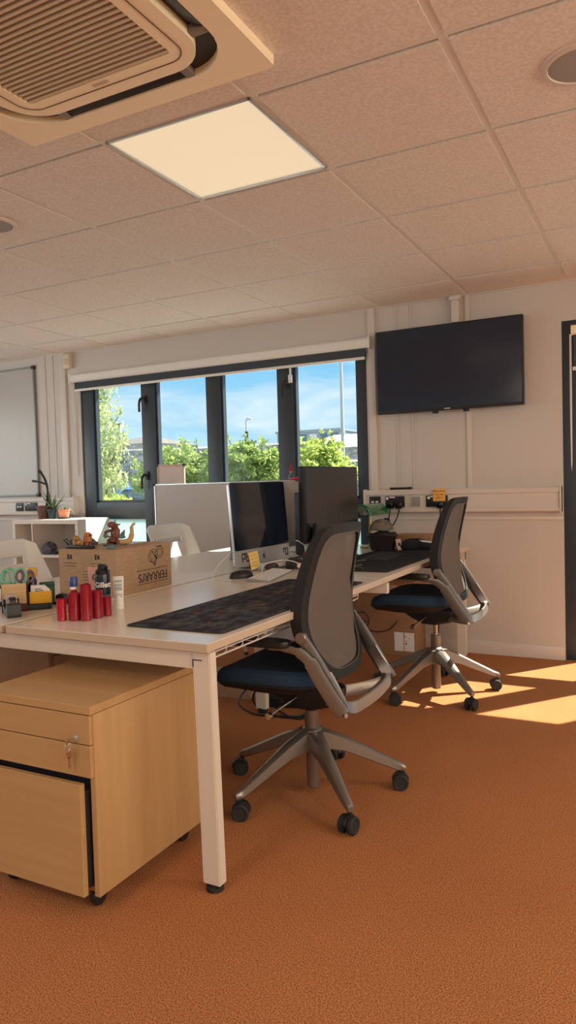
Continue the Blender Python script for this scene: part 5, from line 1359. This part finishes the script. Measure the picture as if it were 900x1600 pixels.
def car(x, y, rz, m_, label):
    t = outdoor('car', label, 'car', x, y, GZ, rz)
    prof = [(-2.0, .32), (-2.02, .62), (-1.95, .86), (-1.55, .95), (-1.0, 1.0), (-.95, .97), (1.55, .98), (1.95, .90), (2.0, .55), (1.98, .32)]
    g = G(); g.prism(prof, -.82, .82, 'y', .05); g.build('body', m_, t)
    cab = [(-1.05, .93), (-.40, 1.40), (-.10, 1.47), (.75, 1.47), (1.30, 1.36), (1.75, .93)]
    g = G(); rr = []
    for y_, s_ in ((-.78, 0), (-.62, 1), (.62, 1), (.78, 0)):
        rr.append([(a * .98, y_, .93 + (b - .93) * (1 if s_ else 0.02)) for a, b in cab])
    g.rings(rr); g.build('cabin_glass', mat('car_glass', (.035, .05, .06), .08), t)
    g = G(); g.prism([(-.38, 1.405), (-.10, 1.475), (.75, 1.475), (1.28, 1.375), (1.26, 1.36), (.75, 1.455), (-.10, 1.455), (-.36, 1.39)], -.64, .64, 'y', .004)
    for s_ in (-1, 1):
        for a, b in (((-1.02, .95), (-.40, 1.40)), ((.30, .96), (.28, 1.46)), ((1.72, .95), (1.28, 1.37))):
            g.tube([(a[0], s_ * .785, a[1]), (b[0], s_ * .635, b[1])], .03, 6)
    g.build('roof', m_, t)
    for wx_ in (-1.25, 1.25):
        for s_ in (-1, 1):
            g = G(); g.lathe([(.10, s_ * .66), (.31, s_ * .66), (.32, s_ * .70), (.32, s_ * .82), (.29, s_ * .84), (.20, s_ * .83), (.10, s_ * .835)], (wx_, 0, .32), 20, 'y'); g.build('wheel', DARK, t)
    for s_ in (-1, 1):
        g = G(); g.box(-2.03, -1.9, s_ * .62 - .14, s_ * .62 + .14, .68, .80, .03); g.build('headlight', PAPER, t)
car(-12.75, 16.0, -52, mat('car_blue', (.03, .13, .34), .25, coat=.5), 'blue hatchback parked in front of the stone wall')
car(-16.3, 20.2, -52, mat('car_red', (.35, .03, .05), .25, coat=.5), 'dark red car parked behind the blue hatchback')

ms = outdoor('mast', 'tall thin grey mast rising past the rightmost window light', 'mast', -6.81, 16)
GALV = mat('galvanised', (.42, .44, .46), .5)
g = G(); g.tube([(0, 0, 0), (0, 0, 6.8)], [.05, .03], 10); g.build('pole', GALV, ms)
g = G(); g.lathe([(.055, 2.55), (.06, 2.56), (.06, 2.62), (.055, 2.63)], seg=12); g.lathe([(.075, 0), (.075, .06), (.05, .08)], seg=12); g.build('collar', GALV, ms)
lp = outdoor('lamp_post', 'short lamp post with small head above the stone wall', 'lamp post', -17.75, 30)
g = G(); g.tube([(0, 0, 0), (0, 0, 3.95)], .075, 8); g.build('lower_pole', BLACK, lp)
g = G(); g.tube([(0, 0, 3.9), (0, 0, 4.5)], .045, 8); g.build('upper_pole', GALV, lp)
g = G(); g.tube([(0, 0, 4.48), (.12, 0, 4.56), (.28, 0, 4.50)], [.05, .07, .05], 8); g.build('lamp_head', GALV, lp)
ch = outdoor('chimney', 'thin grey concrete chimney in the leftmost window light', 'chimney', -34.05, 40)
g = G(); g.lathe([(.20, 0), (.16, 5.75), (.001, 5.8)], seg=14); g.build('stack', mat('concrete_pale', (.42, .40, .38), .9), ch)
g = G(); g.lathe([(.001, 5.74), (.20, 5.74), (.22, 5.8), (.16, 5.98), (.001, 6.0)], (-.04, 0, 0), 12); g.build('cowl', BLACK, ch)
RF = mat('slate_roof', (.13, .125, .12), .85, col2=(.18, .17, .16), nscale=12)
RFP = mat('pale_roof', (.62, .58, .56), .8)
def hip_house(x, y, w_, d, eave, ridge, roofm, label, wallm=None):
    t = outdoor('house', label, 'house', x, y)
    g = G(); g.box(-w_ / 2 + .2, w_ / 2 - .2, -d / 2 + .2, d / 2 - .2, 0, eave); g.build('walls', wallm or STONE, t, smooth=0)
    g = G(); rx = w_ * .12
    b = [g.bm.verts.new(p) for p in ((-w_ / 2, -d / 2, eave), (w_ / 2, -d / 2, eave), (w_ / 2, d / 2, eave), (-w_ / 2, d / 2, eave))]
    r_ = [g.bm.verts.new(p) for p in ((-rx, 0, ridge), (rx, 0, ridge))]
    for f in ((b[0], b[1], r_[1], r_[0]), (b[1], b[2], r_[1]), (b[2], b[3], r_[0], r_[1]), (b[3], b[0], r_[0]), tuple(b[::-1])): g.bm.faces.new(f)
    g.build('roof', roofm, t, smooth=0)
hip_house(-47.4, 60, 7.6, 8, 5.7, 6.6, RF, 'house with hipped slate roof showing over the stone wall')
hip_house(-24.4, 58, 8.5, 6, 4.25, 5.5, RFP, 'low building with pale pinkish roof below the office block')
OFW = mat('office_cladding', (.25, .29, .34), .5); OFG = mat('office_glass', (.10, .16, .22), .1)
def office(x, y, w_, d, h_, floors, label):
    t = outdoor('office_block', label, 'building', x, y)
    g = G(); g.box(-w_ / 2, w_ / 2, 0, d, 0, h_); g.box(-w_ / 2 - .3, w_ / 2 + .3, -.3, d, h_, h_ + .5); g.build('walls', OFW, t, smooth=0)
    fh = h_ / floors
    for f in range(floors):
        n = int(w_ / 2.6)
        for k in range(n):
            if f < floors - 3: continue
            x0 = -w_ / 2 + (k + .15) * w_ / n
            g = G(); g.box(x0, x0 + w_ / n * .7, -.08, .05, f * fh + fh * .25, f * fh + fh * .85); g.build('window', OFG if (k + f) % 3 else RFP, t, smooth=0)
office(-72.5, 150, 16, 12, 13.0, 4, 'distant blue grey office block with rows of windows')
office(-58.6, 156, 10, 12, 11.2, 4, 'lower distant office wing to the right of the tall block')
